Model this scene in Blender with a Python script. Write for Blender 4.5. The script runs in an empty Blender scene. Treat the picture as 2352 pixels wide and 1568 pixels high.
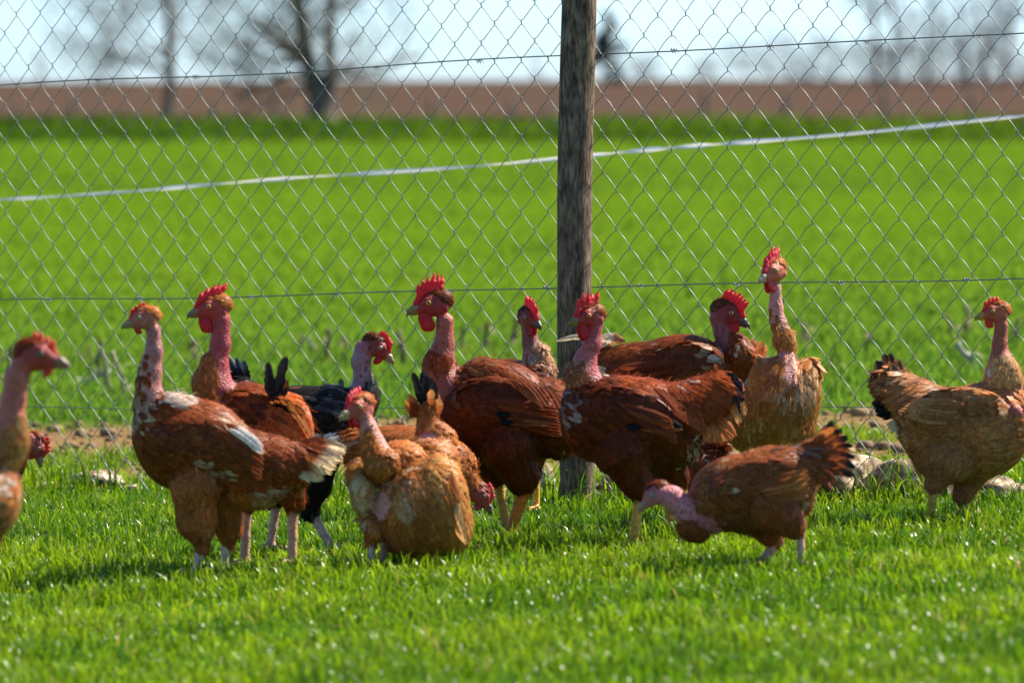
import bpy, math, random
import numpy as np

RNG = np.random.default_rng(7)
random.seed(7)
sc = bpy.context.scene
COL = sc.collection

# ------------------------------------------------------------------ camera
FPX = 5500.0                 # focal length in pixels of a 1024 px wide picture
HC = 0.75                    # lens height above the grass at the fence
TH = math.atan(258.0 / FPX)  # downward pitch
cam_d = bpy.data.cameras.new('camera')
cam_d.sensor_width = 36.0
cam_d.lens = 36.0 * FPX / 1024.0
cam_d.clip_start = 0.1
cam_d.clip_end = 6000.0
cam_d.dof.use_dof = True
cam_d.dof.focus_distance = 9.55
cam_d.dof.aperture_fstop = 6.8
cam = bpy.data.objects.new('camera', cam_d)
cam.location = (0, 0, HC)
cam.rotation_euler = (math.pi / 2 - TH, 0, 0)
COL.objects.link(cam)
sc.camera = cam

# ------------------------------------------------------------------ light
SUN_AZ, SUN_EL = math.radians(62), math.radians(48)   # azimuth from +Y towards +X
world = bpy.data.worlds.new('World')
sc.world = world
world.use_nodes = True
wn = world.node_tree.nodes
bg = wn['Background']
sky = wn.new('ShaderNodeTexSky')
sky.sky_type = 'NISHITA'
sky.sun_disc = False
sky.sun_elevation = SUN_EL
sky.sun_rotation = SUN_AZ
sky.altitude = 100
sky.air_density = 0.55
sky.dust_density = 0.7
sky.ozone_density = 1.0
tint = wn.new('ShaderNodeMix'); tint.data_type = 'RGBA'; tint.blend_type = 'MULTIPLY'
tint.inputs[0].default_value = 1.0
tint.inputs[7].default_value = (0.82, 1.01, 1.16, 1)      # cool white balance of the hazy spring sky
world.node_tree.links.new(sky.outputs[0], tint.inputs[6])
world.node_tree.links.new(tint.outputs[2], bg.inputs[0])
bg.inputs[1].default_value = 0.105
sun_d = bpy.data.lights.new('sun', 'SUN')
sun_d.energy = 5.0
sun_d.angle = math.radians(0.53)
sun_d.color = (1.0, 0.93, 0.80)
sun = bpy.data.objects.new('sun', sun_d)
COL.objects.link(sun)
from mathutils import Vector
SDIR = Vector((math.sin(SUN_AZ) * math.cos(SUN_EL), math.cos(SUN_AZ) * math.cos(SUN_EL), math.sin(SUN_EL)))
sun.rotation_euler = (-SDIR).to_track_quat('-Z', 'Y').to_euler()
sun.location = SDIR * 20
vs = sc.view_settings
vs.view_transform = 'Standard'
vs.look = 'None'
vs.exposure = 1.1
vs.gamma = 1.0
vs.use_curve_mapping = False
sc.cycles.use_denoising = True
sc.cycles.max_bounces = 8
sc.cycles.transparent_max_bounces = 8

# ------------------------------------------------------------------ helpers
def lin(c):
    c = np.asarray(c, float) / 255.0
    return np.where(c <= 0.04045, c / 12.92, ((c + 0.055) / 1.055) ** 2.4)

def make_mesh(name, V, F, col=None, smooth=True, sizes=None):
    """fast mesh from arrays; F is (n,3) or (n,4), or a list of such arrays"""
    me = bpy.data.meshes.new(name)
    V = np.asarray(V, np.float32)
    if not isinstance(F, list):
        F = [F]
    F = [np.asarray(f, np.int32) for f in F if len(f)]
    loops = np.concatenate([f.ravel() for f in F])
    tot = np.concatenate([np.full(len(f), f.shape[1], np.int32) for f in F])
    start = np.concatenate([[0], np.cumsum(tot)[:-1]]).astype(np.int32)
    me.vertices.add(len(V))
    me.vertices.foreach_set('co', V.ravel())
    me.loops.add(len(loops))
    me.loops.foreach_set('vertex_index', loops)
    me.polygons.add(len(tot))
    me.polygons.foreach_set('loop_start', start)
    me.polygons.foreach_set('loop_total', tot)
    if smooth:
        me.polygons.foreach_set('use_smooth', np.ones(len(tot), bool))
    if col is not None:
        a = me.attributes.new('Col', 'FLOAT_COLOR', 'POINT')
        c4 = np.ones((len(V), 4), np.float32)
        c4[:, :3] = col
        a.data.foreach_set('color', c4.ravel())
    me.update(calc_edges=True)
    me.validate()
    return me

def obj(name, me, mat=None, parent=None, loc=None):
    o = bpy.data.objects.new(name, me)
    COL.objects.link(o)
    if mat is not None and me is not None and not me.materials:
        me.materials.append(mat)
    if parent is not None:
        o.parent = parent
    if loc is not None:
        o.location = loc
    return o

def tag(o, label=None, cat=None, group=None, kind=None):
    if label: o['label'] = label
    if cat: o['category'] = cat
    if group: o['group'] = group
    if kind: o['kind'] = kind
    return o

def empty(name, loc):
    o = bpy.data.objects.new(name, None)
    o.empty_display_size = 0.05
    o.location = loc
    COL.objects.link(o)
    return o

def nrm(v):
    v = np.asarray(v, float)
    return v / (np.linalg.norm(v, axis=-1, keepdims=True) + 1e-12)

def ray(px, py):
    xc, yc = (px - 512.0) / FPX, -(py - 341.0) / FPX
    return np.array([xc, math.cos(TH) + yc * math.sin(TH), -math.sin(TH) + yc * math.cos(TH)])

def at(px, py, Y):                       # point of the place seen at a pixel, Y metres away
    d = ray(px, py)
    return np.array([0, 0, HC]) + d * (Y / d[1])

US = 1024.0 / 2352.0                     # the sketch units of the birds -> pixels
def atU(x, y, Y):
    return at(x * US, y * US, Y)

def vnoise(x, y, seed=0):
    """cheap smooth 2-D value noise, numpy"""
    xi, yi = np.floor(x).astype(np.int64), np.floor(y).astype(np.int64)
    xf, yf = x - xi, y - yi
    xf, yf = xf * xf * (3 - 2 * xf), yf * yf * (3 - 2 * yf)
    def h(a, b):
        n = (a * 374761393 + b * 668265263 + seed * 974634721) & 0xffffffff
        n = ((n ^ (n >> 13)) * 1274126177) & 0xffffffff
        return ((n ^ (n >> 16)) & 0xffff) / 65535.0
    return (h(xi, yi) * (1 - xf) + h(xi + 1, yi) * xf) * (1 - yf) + (h(xi, yi + 1) * (1 - xf) + h(xi + 1, yi + 1) * xf) * yf

def ground_z(x, y):
    x = np.asarray(x, float); y = np.asarray(y, float)
    fade = np.clip((30 - y) / 16.0, 0, 1); fade = fade * fade * (3 - 2 * fade)
    z = 0.031 * np.clip(x, -4, 4) * fade
    near = np.clip((40 - y) / 30, 0, 1)
    z = z + near * (0.020 * (vnoise(x * 1.1 + 5, y * 1.1, 3) - 0.5) + 0.012 * (vnoise(x * 4, y * 4, 4) - 0.5))
    far = np.clip((y - 112) / 500, 0, 1)
    return z + (0.98 + 0.0035 * np.clip(x, -120, 120)) * far * far * (3 - 2 * far)

# ------------------------------------------------------------------ materials
def new_mat(name):
    m = bpy.data.materials.new(name)
    m.use_nodes = True
    nt = m.node_tree
    b = nt.nodes['Principled BSDF']
    return m, nt, b

def N(nt, typ, **kw):
    n = nt.nodes.new(typ)
    for k, v in kw.items():
        if k.startswith('_'):
            n.inputs[k[1:].replace('_', ' ')].default_value = v
        else:
            setattr(n, k, v)
    return n

def attr_col(nt):
    a = N(nt, 'ShaderNodeAttribute', attribute_name='Col')
    return a.outputs['Color']

def translucent_mix(nt, b, colour_socket, fac, boost=1.0):
    t = N(nt, 'ShaderNodeBsdfTranslucent')
    if boost != 1.0:
        mm = N(nt, 'ShaderNodeMix', data_type='RGBA', blend_type='MULTIPLY')
        mm.inputs[0].default_value = 1.0
        nt.links.new(colour_socket, mm.inputs[6])
        mm.inputs[7].default_value = (*([boost] * 3), 1)
        colour_socket = mm.outputs[2]
    nt.links.new(colour_socket, t.inputs[0])
    mx = N(nt, 'ShaderNodeMixShader')
    mx.inputs[0].default_value = fac
    nt.links.new(b.outputs[0], mx.inputs[1])
    nt.links.new(t.outputs[0], mx.inputs[2])
    nt.links.new(mx.outputs[0], nt.nodes['Material Output'].inputs[0])
    return t

def mul_noise(nt, colour_socket, scale, lo, hi, detail=4, vec=None):
    n = N(nt, 'ShaderNodeTexNoise')
    n.inputs['Scale'].default_value = scale
    n.inputs['Detail'].default_value = detail
    if vec is not None:
        nt.links.new(vec, n.inputs['Vector'])
    r = N(nt, 'ShaderNodeMapRange')
    r.inputs[1].default_value, r.inputs[2].default_value = 0.3, 0.7
    r.inputs[3].default_value, r.inputs[4].default_value = lo, hi
    nt.links.new(n.outputs[0], r.inputs[0])
    mm = N(nt, 'ShaderNodeMix', data_type='RGBA', blend_type='MULTIPLY')
    mm.inputs[0].default_value = 1.0
    nt.links.new(colour_socket, mm.inputs[6])
    nt.links.new(r.outputs[0], mm.inputs[7])
    return mm.outputs[2], n

def bump(nt, b, height_socket, strength, dist):
    bp = N(nt, 'ShaderNodeBump')
    bp.inputs['Strength'].default_value = strength
    bp.inputs['Distance'].default_value = dist
    nt.links.new(height_socket, bp.inputs['Height'])
    nt.links.new(bp.outputs[0], b.inputs['Normal'])

def obj_vec(nt, scale=(1, 1, 1)):
    tc = N(nt, 'ShaderNodeTexCoord')
    mp = N(nt, 'ShaderNodeMapping')
    mp.inputs['Scale'].default_value = scale
    nt.links.new(tc.outputs['Object'], mp.inputs['Vector'])
    return mp.outputs[0]

M = {}
def build_materials():
    # feathers
    m, nt, b = new_mat('feather')
    c, _ = mul_noise(nt, attr_col(nt), 260, 0.72, 1.25, 3, obj_vec(nt))
    nt.links.new(c, b.inputs['Base Color'])
    b.inputs['Roughness'].default_value = 0.42
    b.inputs['Specular IOR Level'].default_value = 0.14
    translucent_mix(nt, b, c, 0.30, 1.35)
    M['feather'] = m
    # skin (naked necks, faces, shanks, and the skin under the feathers)
    m, nt, b = new_mat('bird_skin')
    v = obj_vec(nt)
    c, n1 = mul_noise(nt, attr_col(nt), 140, 0.72, 1.2, 5, v)
    nt.links.new(c, b.inputs['Base Color'])
    b.inputs['Roughness'].default_value = 0.5
    b.inputs['Specular IOR Level'].default_value = 0.4
    b.inputs['Subsurface Weight'].default_value = 0.12
    b.inputs['Subsurface Radius'].default_value = (0.006, 0.002, 0.0015)
    b.inputs['Subsurface Scale'].default_value = 1.0
    vo = N(nt, 'ShaderNodeTexVoronoi'); vo.inputs['Scale'].default_value = 330
    nt.links.new(v, vo.inputs['Vector'])
    ad = N(nt, 'ShaderNodeMath', operation='ADD')
    nt.links.new(vo.outputs['Distance'], ad.inputs[0]); nt.links.new(n1.outputs[0], ad.inputs[1])
    bump(nt, b, ad.outputs[0], 0.6, 0.002)
    M['skin'] = m
    # comb and wattles
    m, nt, b = new_mat('comb_flesh')
    v = obj_vec(nt)
    c, n1 = mul_noise(nt, attr_col(nt), 220, 0.75, 1.2, 4, v)
    nt.links.new(c, b.inputs['Base Color'])
    b.inputs['Roughness'].default_value = 0.45
    bump(nt, b, n1.outputs[0], 0.9, 0.003)
    translucent_mix(nt, b, c, 0.34, 1.3)
    M['comb'] = m
    # beak, claws
    m, nt, b = new_mat('beak_horn')
    c, _ = mul_noise(nt, attr_col(nt), 120, 0.8, 1.15, 3, obj_vec(nt))
    nt.links.new(c, b.inputs['Base Color'])
    b.inputs['Roughness'].default_value = 0.38
    M['beak'] = m
    m, nt, b = new_mat('eye_gloss')
    nt.links.new(attr_col(nt), b.inputs['Base Color'])
    b.inputs['Roughness'].default_value = 0.08
    b.inputs['Coat Weight'].default_value = 0.5
    M['eye'] = m
    # grass blades
    m, nt, b = new_mat('grass_blade')
    c = attr_col(nt)
    nt.links.new(c, b.inputs['Base Color'])
    b.inputs['Roughness'].default_value = 0.30
    b.inputs['Specular IOR Level'].default_value = 0.24
    translucent_mix(nt, b, c, 0.45, 1.7)
    M['grass'] = m
    m, nt, b = new_mat('field_blade')
    c = attr_col(nt)
    nt.links.new(c, b.inputs['Base Color'])
    b.inputs['Roughness'].default_value = 0.7
    b.inputs['Specular IOR Level'].default_value = 0.03
    translucent_mix(nt, b, c, 0.45, 1.7)
    M['field_grass'] = m
    # ground
    m, nt, b = new_mat('meadow_ground')
    c, n1 = mul_noise(nt, attr_col(nt), 9, 0.75, 1.25, 8, obj_vec(nt))
    nt.links.new(c, b.inputs['Base Color'])
    b.inputs['Roughness'].default_value = 1.0
    b.inputs['Specular IOR Level'].default_value = 0.0
    bump(nt, b, n1.outputs[0], 0.6, 0.02)
    M['ground'] = m
    # ploughed field
    m, nt, b = new_mat('ploughed_soil')
    v = obj_vec(nt, (0.05, 0.35, 1))
    rgb = N(nt, 'ShaderNodeRGB'); rgb.outputs[0].default_value = (0.078, 0.050, 0.037, 1)
    c, n1 = mul_noise(nt, rgb.outputs[0], 1.0, 0.75, 1.2, 6, v)
    nt.links.new(c, b.inputs['Base Color'])
    b.inputs['Roughness'].default_value = 1.0
    b.inputs['Specular IOR Level'].default_value = 0.0
    M['plough'] = m
    # soil clods / stones
    m, nt, b = new_mat('soil_clod')
    c, n1 = mul_noise(nt, attr_col(nt), 60, 0.7, 1.25, 6, obj_vec(nt))
    nt.links.new(c, b.inputs['Base Color'])
    b.inputs['Roughness'].default_value = 0.92
    bump(nt, b, n1.outputs[0], 0.7, 0.004)
    M['clod'] = m
    m, nt, b = new_mat('field_stone')
    v = obj_vec(nt)
    n0 = N(nt, 'ShaderNodeTexNoise'); n0.inputs['Scale'].default_value = 52; n0.inputs['Detail'].default_value = 8
    nt.links.new(v, n0.inputs['Vector'])
    cr = N(nt, 'ShaderNodeValToRGB')
    e = cr.color_ramp.elements
    e[0].position, e[0].color = 0.36, (0.10, 0.06, 0.028, 1)
    e[1].position, e[1].color = 0.64, (0.62, 0.52, 0.39, 1)
    k = e.new(0.53); k.color = (0.33, 0.22, 0.11, 1)
    k = e.new(0.43); k.color = (0.20, 0.125, 0.06, 1)
    nt.links.new(n0.outputs[0], cr.inputs[0])
    c, n1 = mul_noise(nt, cr.outputs[0], 110, 0.7, 1.2, 5, v)
    nt.links.new(c, b.inputs['Base Color'])
    b.inputs['Roughness'].default_value = 0.85
    bump(nt, b, n0.outputs[0], 0.9, 0.006)
    M['stone'] = m
    # weathered post
    m, nt, b = new_mat('weathered_wood')
    v = obj_vec(nt, (1, 1, 0.20))
    v2 = obj_vec(nt, (1, 1, 0.42))
    n0 = N(nt, 'ShaderNodeTexNoise'); n0.inputs['Scale'].default_value = 210; n0.inputs['Detail'].default_value = 6; n0.inputs['Roughness'].default_value = 0.6
    nt.links.new(v, n0.inputs['Vector'])
    cr = N(nt, 'ShaderNodeValToRGB')
    e = cr.color_ramp.elements
    e[0].position, e[0].color = 0.33, (0.055, 0.036, 0.022, 1)
    e[1].position, e[1].color = 0.68, (0.29, 0.20, 0.13, 1)
    k = e.new(0.5); k.color = (0.16, 0.107, 0.067, 1)
    nt.links.new(n0.outputs[0], cr.inputs[0])
    c, n1 = mul_noise(nt, cr.outputs[0], 62, 0.55, 1.4, 6, v2)
    nt.links.new(c, b.inputs['Base Color'])
    b.inputs['Roughness'].default_value = 0.88
    b.inputs['Specular IOR Level'].default_value = 0.2
    bump(nt, b, n0.outputs[0], 1.0, 0.006)
    M['wood'] = m
    # galvanised wire
    m, nt, b = new_mat('galvanised_wire')
    b.inputs['Base Color'].default_value = (0.20, 0.21, 0.205, 1)
    b.inputs['Metallic'].default_value = 0.55
    b.inputs['Roughness'].default_value = 0.40
    M['wire'] = m
    m, nt, b = new_mat('dull_wire')
    b.inputs['Base Color'].default_value = (0.20, 0.21, 0.20, 1)
    b.inputs['Metallic'].default_value = 0.6
    b.inputs['Roughness'].default_value = 0.5
    M['wire_dull'] = m
    # fence tape
    m, nt, b = new_mat('fence_tape_weave')
    c = attr_col(nt)
    nt.links.new(c, b.inputs['Base Color'])
    b.inputs['Roughness'].default_value = 0.45
    translucent_mix(nt, b, c, 0.5)
    M['tape'] = m
    # bark, twigs, leaves, straw
    m, nt, b = new_mat('tree_bark')
    rgb = N(nt, 'ShaderNodeRGB'); rgb.outputs[0].default_value = (0.155, 0.108, 0.078, 1)
    c, n1 = mul_noise(nt, rgb.outputs[0], 5, 0.7, 1.3, 5, obj_vec(nt, (1, 1, 0.3)))
    nt.links.new(c, b.inputs['Base Color'])
    b.inputs['Roughness'].default_value = 0.9
    bump(nt, b, n1.outputs[0], 0.7, 0.02)
    M['bark'] = m
    m, nt, b = new_mat('twig_leaf')
    c = attr_col(nt)
    nt.links.new(c, b.inputs['Base Color'])
    b.inputs['Roughness'].default_value = 0.7
    translucent_mix(nt, b, c, 0.3)
    M['leaf'] = m
    m, nt, b = new_mat('dry_straw')
    c, _ = mul_noise(nt, attr_col(nt), 50, 0.7, 1.25, 4, obj_vec(nt))
    nt.links.new(c, b.inputs['Base Color'])
    b.inputs['Roughness'].default_value = 0.75
    M['straw'] = m
build_materials()

# ------------------------------------------------------------------ tubes
def tube(P, R, sides=6, cap=True):
    """swept tube along polyline P with radii R -> V, F(quads), Ftri"""
    P = np.asarray(P, float); n = len(P)
    R = np.broadcast_to(np.asarray(R, float), (n,))
    T = np.gradient(P, axis=0); T = nrm(T)
    ref = np.array([0.0, 0, 1.0]) if abs(T[0][2]) < 0.9 else np.array([1.0, 0, 0])
    u = nrm(np.cross(T[0], ref))
    V = []
    a = np.linspace(0, 2 * np.pi, sides, endpoint=False)
    for i in range(n):
        u = nrm(u - T[i] * np.dot(u, T[i])); w = np.cross(T[i], u)
        V.append(P[i] + R[i] * (np.cos(a)[:, None] * u + np.sin(a)[:, None] * w))
    V = np.concatenate(V)
    i = np.arange(n - 1)[:, None] * sides; j = np.arange(sides)[None]; j2 = (j + 1) % sides
    F = np.stack([i + j, i + j2, i + sides + j2, i + sides + j], -1).reshape(-1, 4)
    tri = []
    if cap:
        for s in range(1, sides - 1):
            tri.append((0, s + 1, s)); o = (n - 1) * sides; tri.append((o, o + s, o + s + 1))
    return V, F, np.array(tri, np.int32).reshape(-1, 3)

class Parts:
    def __init__(self): self.V, self.Q, self.T, self.C, self.n = [], [], [], [], 0
    def add(self, V, Q=None, T=None, col=None):
        if Q is not None and len(Q): self.Q.append(np.asarray(Q) + self.n)
        if T is not None and len(T): self.T.append(np.asarray(T) + self.n)
        self.V.append(V)
        if col is not None: self.C.append(np.broadcast_to(col, (len(V), 3)))
        self.n += len(V)
    def mesh(self, name, smooth=True):
        F = []
        if self.Q: F.append(np.concatenate(self.Q))
        if self.T: F.append(np.concatenate(self.T))
        return make_mesh(name, np.concatenate(self.V), F, np.concatenate(self.C) if self.C else None, smooth)

# ================================================================== SETTING
GREEN_BASE = lin((58, 92, 26)); SOIL = lin((124, 99, 67)); VERGE = lin((52, 74, 18))
def soil_mask(x, y):
    yy = y + 0.25 * (vnoise(x * 2.0, y * 0.7, 11) - 0.5) + 0.08 * x
    m = np.clip((yy - 10.55) / 0.25, 0, 1) * np.clip((12.6 - yy) / 0.35, 0, 1)
    return m * np.clip((vnoise(x * 3.2, y * 2.2, 12) - 0.26) * 5, 0, 1)

def build_ground():
    ys = np.concatenate([np.linspace(-3, 5, 10)[:-1], np.arange(5, 16, 0.07), np.geomspace(16, 3500, 110)])
    nx = 90
    t = np.linspace(-1, 1, nx)
    tt = np.sign(t) * np.abs(t) ** 1.5
    half = np.maximum(5.0, 0.6 * ys)
    X = tt[None] * half[:, None]; Yg = np.repeat(ys[:, None], nx, 1)
    Z = ground_z(X, Yg)
    V = np.stack([X, Yg, Z], -1).reshape(-1, 3)
    i = np.arange(len(ys) - 1)[:, None] * nx; j = np.arange(nx - 1)[None]
    F = np.stack([i + j, i + j + 1, i + nx + j + 1, i + nx + j], -1).reshape(-1, 4)
    x, y = V[:, 0], V[:, 1]
    sm = soil_mask(x, y)[:, None]
    c = GREEN_BASE * (1 - sm) + SOIL * sm
    far = np.clip((y - 14) / 6, 0, 1)[:, None]
    c = c * (1 - far) + lin((78, 104, 18)) * far
    vg = (np.clip((y - 70) / 4, 0, 1))[:, None]
    c = c * (1 - vg) + VERGE * vg
    o = obj('ground', make_mesh('ground', V, F, c), M['ground'])
    tag(o, kind='structure')
    # ploughed field beyond the verge, furrowed in long low ridges
    ys = np.concatenate([np.arange(107, 180, 0.8), np.geomspace(180, 620, 60)])
    nx = 40
    X = np.linspace(-1, 1, nx)[None] * (0.6 * ys)[:, None]; Yg = np.repeat(ys[:, None], nx, 1)
    Z = ground_z(X, Yg) + 0.05 + 0.06 * np.where(np.arange(len(ys)) % 2 == 0, 1, 0)[:, None] * (0.6 + 0.4 * vnoise(X * 0.3, Yg, 9))
    V = np.stack([X, Yg, Z], -1).reshape(-1, 3)
    i = np.arange(len(ys) - 1)[:, None] * nx; j = np.arange(nx - 1)[None]
    F = np.stack([i + j, i + j + 1, i + nx + j + 1, i + nx + j], -1).reshape(-1, 4)
    o = obj('ploughed_field', make_mesh('ploughed_field', V, F), M['plough'])
    tag(o, kind='structure')
build_ground()

# ------------------------------------------------------------------ fence
def fence_Y(px):
    return 1.0 / (0.09434 + (0.10638 - 0.09434) * px / 1024.0)
FL = at(0, 407, fence_Y(0)); FR = at(1024, 400, fence_Y(1024))
FA = np.array([FL[0], FL[1]]); FB = np.array([FR[0], FR[1]])
FLEN = np.linalg.norm(FB - FA); FD = (FB - FA) / FLEN
FANG = math.atan2(FD[1], FD[0])
RISE = 0.042
def fpt(s, off=0.0):                     # along the fence line, off = towards the camera side
    p = FA + FD * s
    return np.array([p[0] + off * FD[1], p[1] - off * FD[0]])
def fbase(s): return -0.035 + RISE * (s - FLEN / 2) + 0.002
S_POST = float(np.dot(at(578, 300, fence_Y(578))[:2] - FA, FD))
PITCH, VZ = 0.0288, 0.0685
ZTOP = 1.22

def build_fence():
    root = empty('chain_link_fence', (*fpt(S_POST), fbase(S_POST)))
    tag(root, 'galvanised chain link fence strung on line wires behind the flock of chickens', 'fence')
    o0 = np.array(root.location)
    def zig(phase, curved):
        P, h, k = [], PITCH / 2, 0
        n = int(ZTOP / (VZ / 2))
        for i in range(n):
            a = -1 if (i + phase) % 2 == 0 else 1
            z0, z1 = i * VZ / 2, (i + 1) * VZ / 2
            d = 0.0016 if a < 0 else -0.0016          # one leg in front, one behind
            hk = h + 0.0007
            P.append((a * hk, 0.0012 * -a, z0 - 0.0032)); P.append((a * hk, 0.0, z0)); P.append((a * hk, 0.0012 * a, z0 + 0.0032))
            for t in (0.16, 0.33, 0.5, 0.67, 0.84):
                bow = (0.0030 if curved else 0.0005) * math.sin(math.pi * t)
                P.append((a * hk * (1 - 2 * t) + (bow if a < 0 else -bow) * -0.75, d * math.sin(math.pi * t) ** 0.5, z0 + (z1 - z0) * t + bow * 0.65))
        V, F, T = tube(P, 0.00076, 5)
        return make_mesh('wire', V, [F, T])
    meshes = {(p, c): zig(p, c) for p in (0, 1) for c in (False, True)}
    n0, n1 = int(-1.0 / PITCH), int((FLEN + 0.9) / PITCH)
    for i in range(n0, n1):
        s = i * PITCH
        p = fpt(s)
        c = s > S_POST
        w = obj('wire', meshes[(i % 2, c)], M['wire'], root)
        w.location = np.array([p[0], p[1] + 0.007 * math.sin(2.3 * s + 1) + 0.003 * math.sin(6.1 * s), fbase(s) + 0.003 * math.sin(3.1 * s)]) - o0
        w.rotation_euler = (0, 0, FANG)
    # three line wires with ties
    for (yl, yr, sag, r) in ((85, 31, 0.004, 0.0013), (300, 275.6, 0.004, 0.0013), (407, 400, 0.010, 0.0009)):
        A = at(0, yl, fence_Y(0)); B = at(1024, yr, fence_Y(1024))
        P = []
        for t in np.linspace(-0.45, 1.42, 60):
            s = t * FLEN
            q = fpt(s, 0.004)
            z = A[2] + (B[2] - A[2]) * t
            ds = (s - S_POST)
            z -= sag * math.sin(abs(ds) * math.pi / 1.25) ** 2 + 0.002 * math.sin(7.3 * s + yl)
            P.append((q[0], q[1], z))
        V, F, T = tube(np.array(P) - o0, r, 6)
        obj('line_wire', make_mesh('line_wire', V, [F, T]), M['wire_dull'], root)
        if r > 0.001:
            s = -0.6
            while s < FLEN + 0.5:
                s += random.uniform(0.19, 0.26)
                q = fpt(s, 0.004); t = s / FLEN
                z = A[2] + (B[2] - A[2]) * t - sag * math.sin(abs(s - S_POST) * math.pi / 1.25) ** 2
                Q = []
                for k in range(16):
                    a = k * 2 * math.pi / 7
                    Q.append((q[0] - o0[0] + 0.0022 * (k - 8) * 0.28, q[1] - o0[1] + 0.0036 * math.cos(a), z - o0[2] - 0.001 + 0.0042 * math.sin(a)))
                Q.append((Q[-1][0] + 0.004, Q[-1][1] - 0.004, Q[-1][2] - 0.006))
                V, F, T = tube(Q, 0.0009, 4)
                obj('wire_tie', make_mesh('wire_tie', V, [F, T]), M['wire'], root)
    # wooden post
    xs = [(0, 1330, 40), (150, 1327, 40.5), (300, 1322.5, 40), (500, 1320, 40), (700, 1319.5, 40), (900, 1321, 40), (1050, 1325, 40.5), (1150, 1329, 41.5)]
    yp = fence_Y(578) - 0.028
    base = at(1329 * US, 1150 * US, yp)
    V = []; sides = 40
    zs = np.linspace(-0.16, 1.27, 120)
    prof = []
    for (y, x, r) in xs:
        w = atU(x, y, yp); prof.append((w[2], w[0], r * yp / 12633.0))
    prof = np.array(sorted(prof))
    for z in zs:
        cx = np.interp(z, prof[:, 0], prof[:, 1]); r = np.interp(z, prof[:, 0], prof[:, 2])
        a = np.linspace(0, 2 * np.pi, sides, endpoint=False)
        rr = r * (1 + 0.05 * (vnoise(np.cos(a) * 2.2 + 7, np.sin(a) * 2.2 + z * 5, 5) - 0.5) + 0.035 * (vnoise(a * 6, np.full(sides, z * 9), 8) - 0.5) * 1.0)
        V.append(np.stack([cx + rr * np.cos(a), yp + rr * np.sin(a), np.full(sides, z)], -1))
    V = np.concatenate(V)
    i = np.arange(len(zs) - 1)[:, None] * sides; j = np.arange(sides)[None]; j2 = (j + 1) % sides
    F = np.stack([i + j, i + j2, i + sides + j2, i + sides + j], -1).reshape(-1, 4)
    top = V[-sides:].mean(0) + (0, 0, 0.004)
    V = np.vstack([V, top[None]])
    o = (len(zs) - 1) * sides
    T = np.array([(o + k, o + (k + 1) % sides, len(V) - 1) for k in range(sides)])
    b0 = np.array([base[0], yp, float(ground_z(base[0], yp))])
    post = obj('fence_post', make_mesh('fence_post', V - b0, [F, T]), M['wood'], None, b0)
    tag(post, 'round weathered grey-brown wooden post holding up the chain link fence', 'post')
build_fence()

def build_tape():
    n = 260
    P, Wd, C = [], [], []
    yl, yr = 458 * US, 268 * US
    for t in np.linspace(-0.12, 1.12, n):
        px = 1024 * t
        Y = 12.7 - 0.9 * t
        py = yl + (yr - yl) * t + 4.0 * math.sin(math.pi * t) * (1 if 0 < t < 1 else 0) + 1.0 * math.sin(17 * t) 
        P.append(at(px, py, Y))
    P = np.array(P)
    t = np.linspace(-0.12, 1.12, n)
    ang = 9 * t + 3.0 * np.sin(8 * t + 0.8) + 2.0 * np.sin(19 * t)
    half = 0.0032 + 0.0030 * vnoise(t * 22, t * 0, 21) ** 2
    T = nrm(np.gradient(P, axis=0))
    up = np.array([0, 0, 1.0]); side = nrm(np.cross(T, up)); up2 = np.cross(side, T)
    wd = up2 * np.cos(ang)[:, None] + side * np.sin(ang)[:, None]
    nn = np.cross(T, wd)
    K = 7; V = []; C = []
    white, blue = lin((246, 244, 238)), lin((70, 150, 214))
    prof = np.linspace(-1, 1, K)
    for sgn in (1, -1):
        for k in range(K):
            fold = 0.0012 * math.sin(prof[k] * 5)
            V.append(P + wd * (half * prof[k])[:, None] + nn * (sgn * 0.0004 + fold))
            C.append(np.repeat((blue if k == 1 else white)[None], n, 0))
    V = np.stack(V, 1).reshape(-1, 3); C = np.stack(C, 1).reshape(-1, 3)
    KK = 2 * K
    ring = list(range(K)) + list(range(2 * K - 1, K - 1, -1))
    F = []
    for i in range(n - 1):
        for a in range(KK):
            b = (a + 1) % KK
            F.append((i * KK + ring[a], i * KK + ring[b], (i + 1) * KK + ring[b], (i + 1) * KK + ring[a]))
    c0 = P[n // 2]
    o = obj('fence_tape', make_mesh('fence_tape', V - c0, np.array(F), C), M['tape'], None, c0)
    tag(o, 'twisted white and blue electric fence tape running taut across the green field', 'fence tape')
    # the two thin stakes that hold it, just past the picture's sides
    for e, lb in ((0, 'thin grey plastic stake at the low end of the fence tape'), (n - 1, 'thin grey plastic stake at the high end of the fence tape')):
        p = P[e]; g = float(ground_z(p[0], p[1]))
        V, F, T = tube([(0, 0.006, -0.12), (0, 0.006, 0.0), (0, 0.006, p[2] - g), (0, 0.006, p[2] - g + 0.1)], [0.003, 0.0055, 0.0055, 0.004], 8)
        s = obj('tape_stake', make_mesh('tape_stake', V, [F, T]), M['wire_dull'], None, (p[0], p[1], g))
        tag(s, lb, 'stake')
build_tape()

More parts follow.
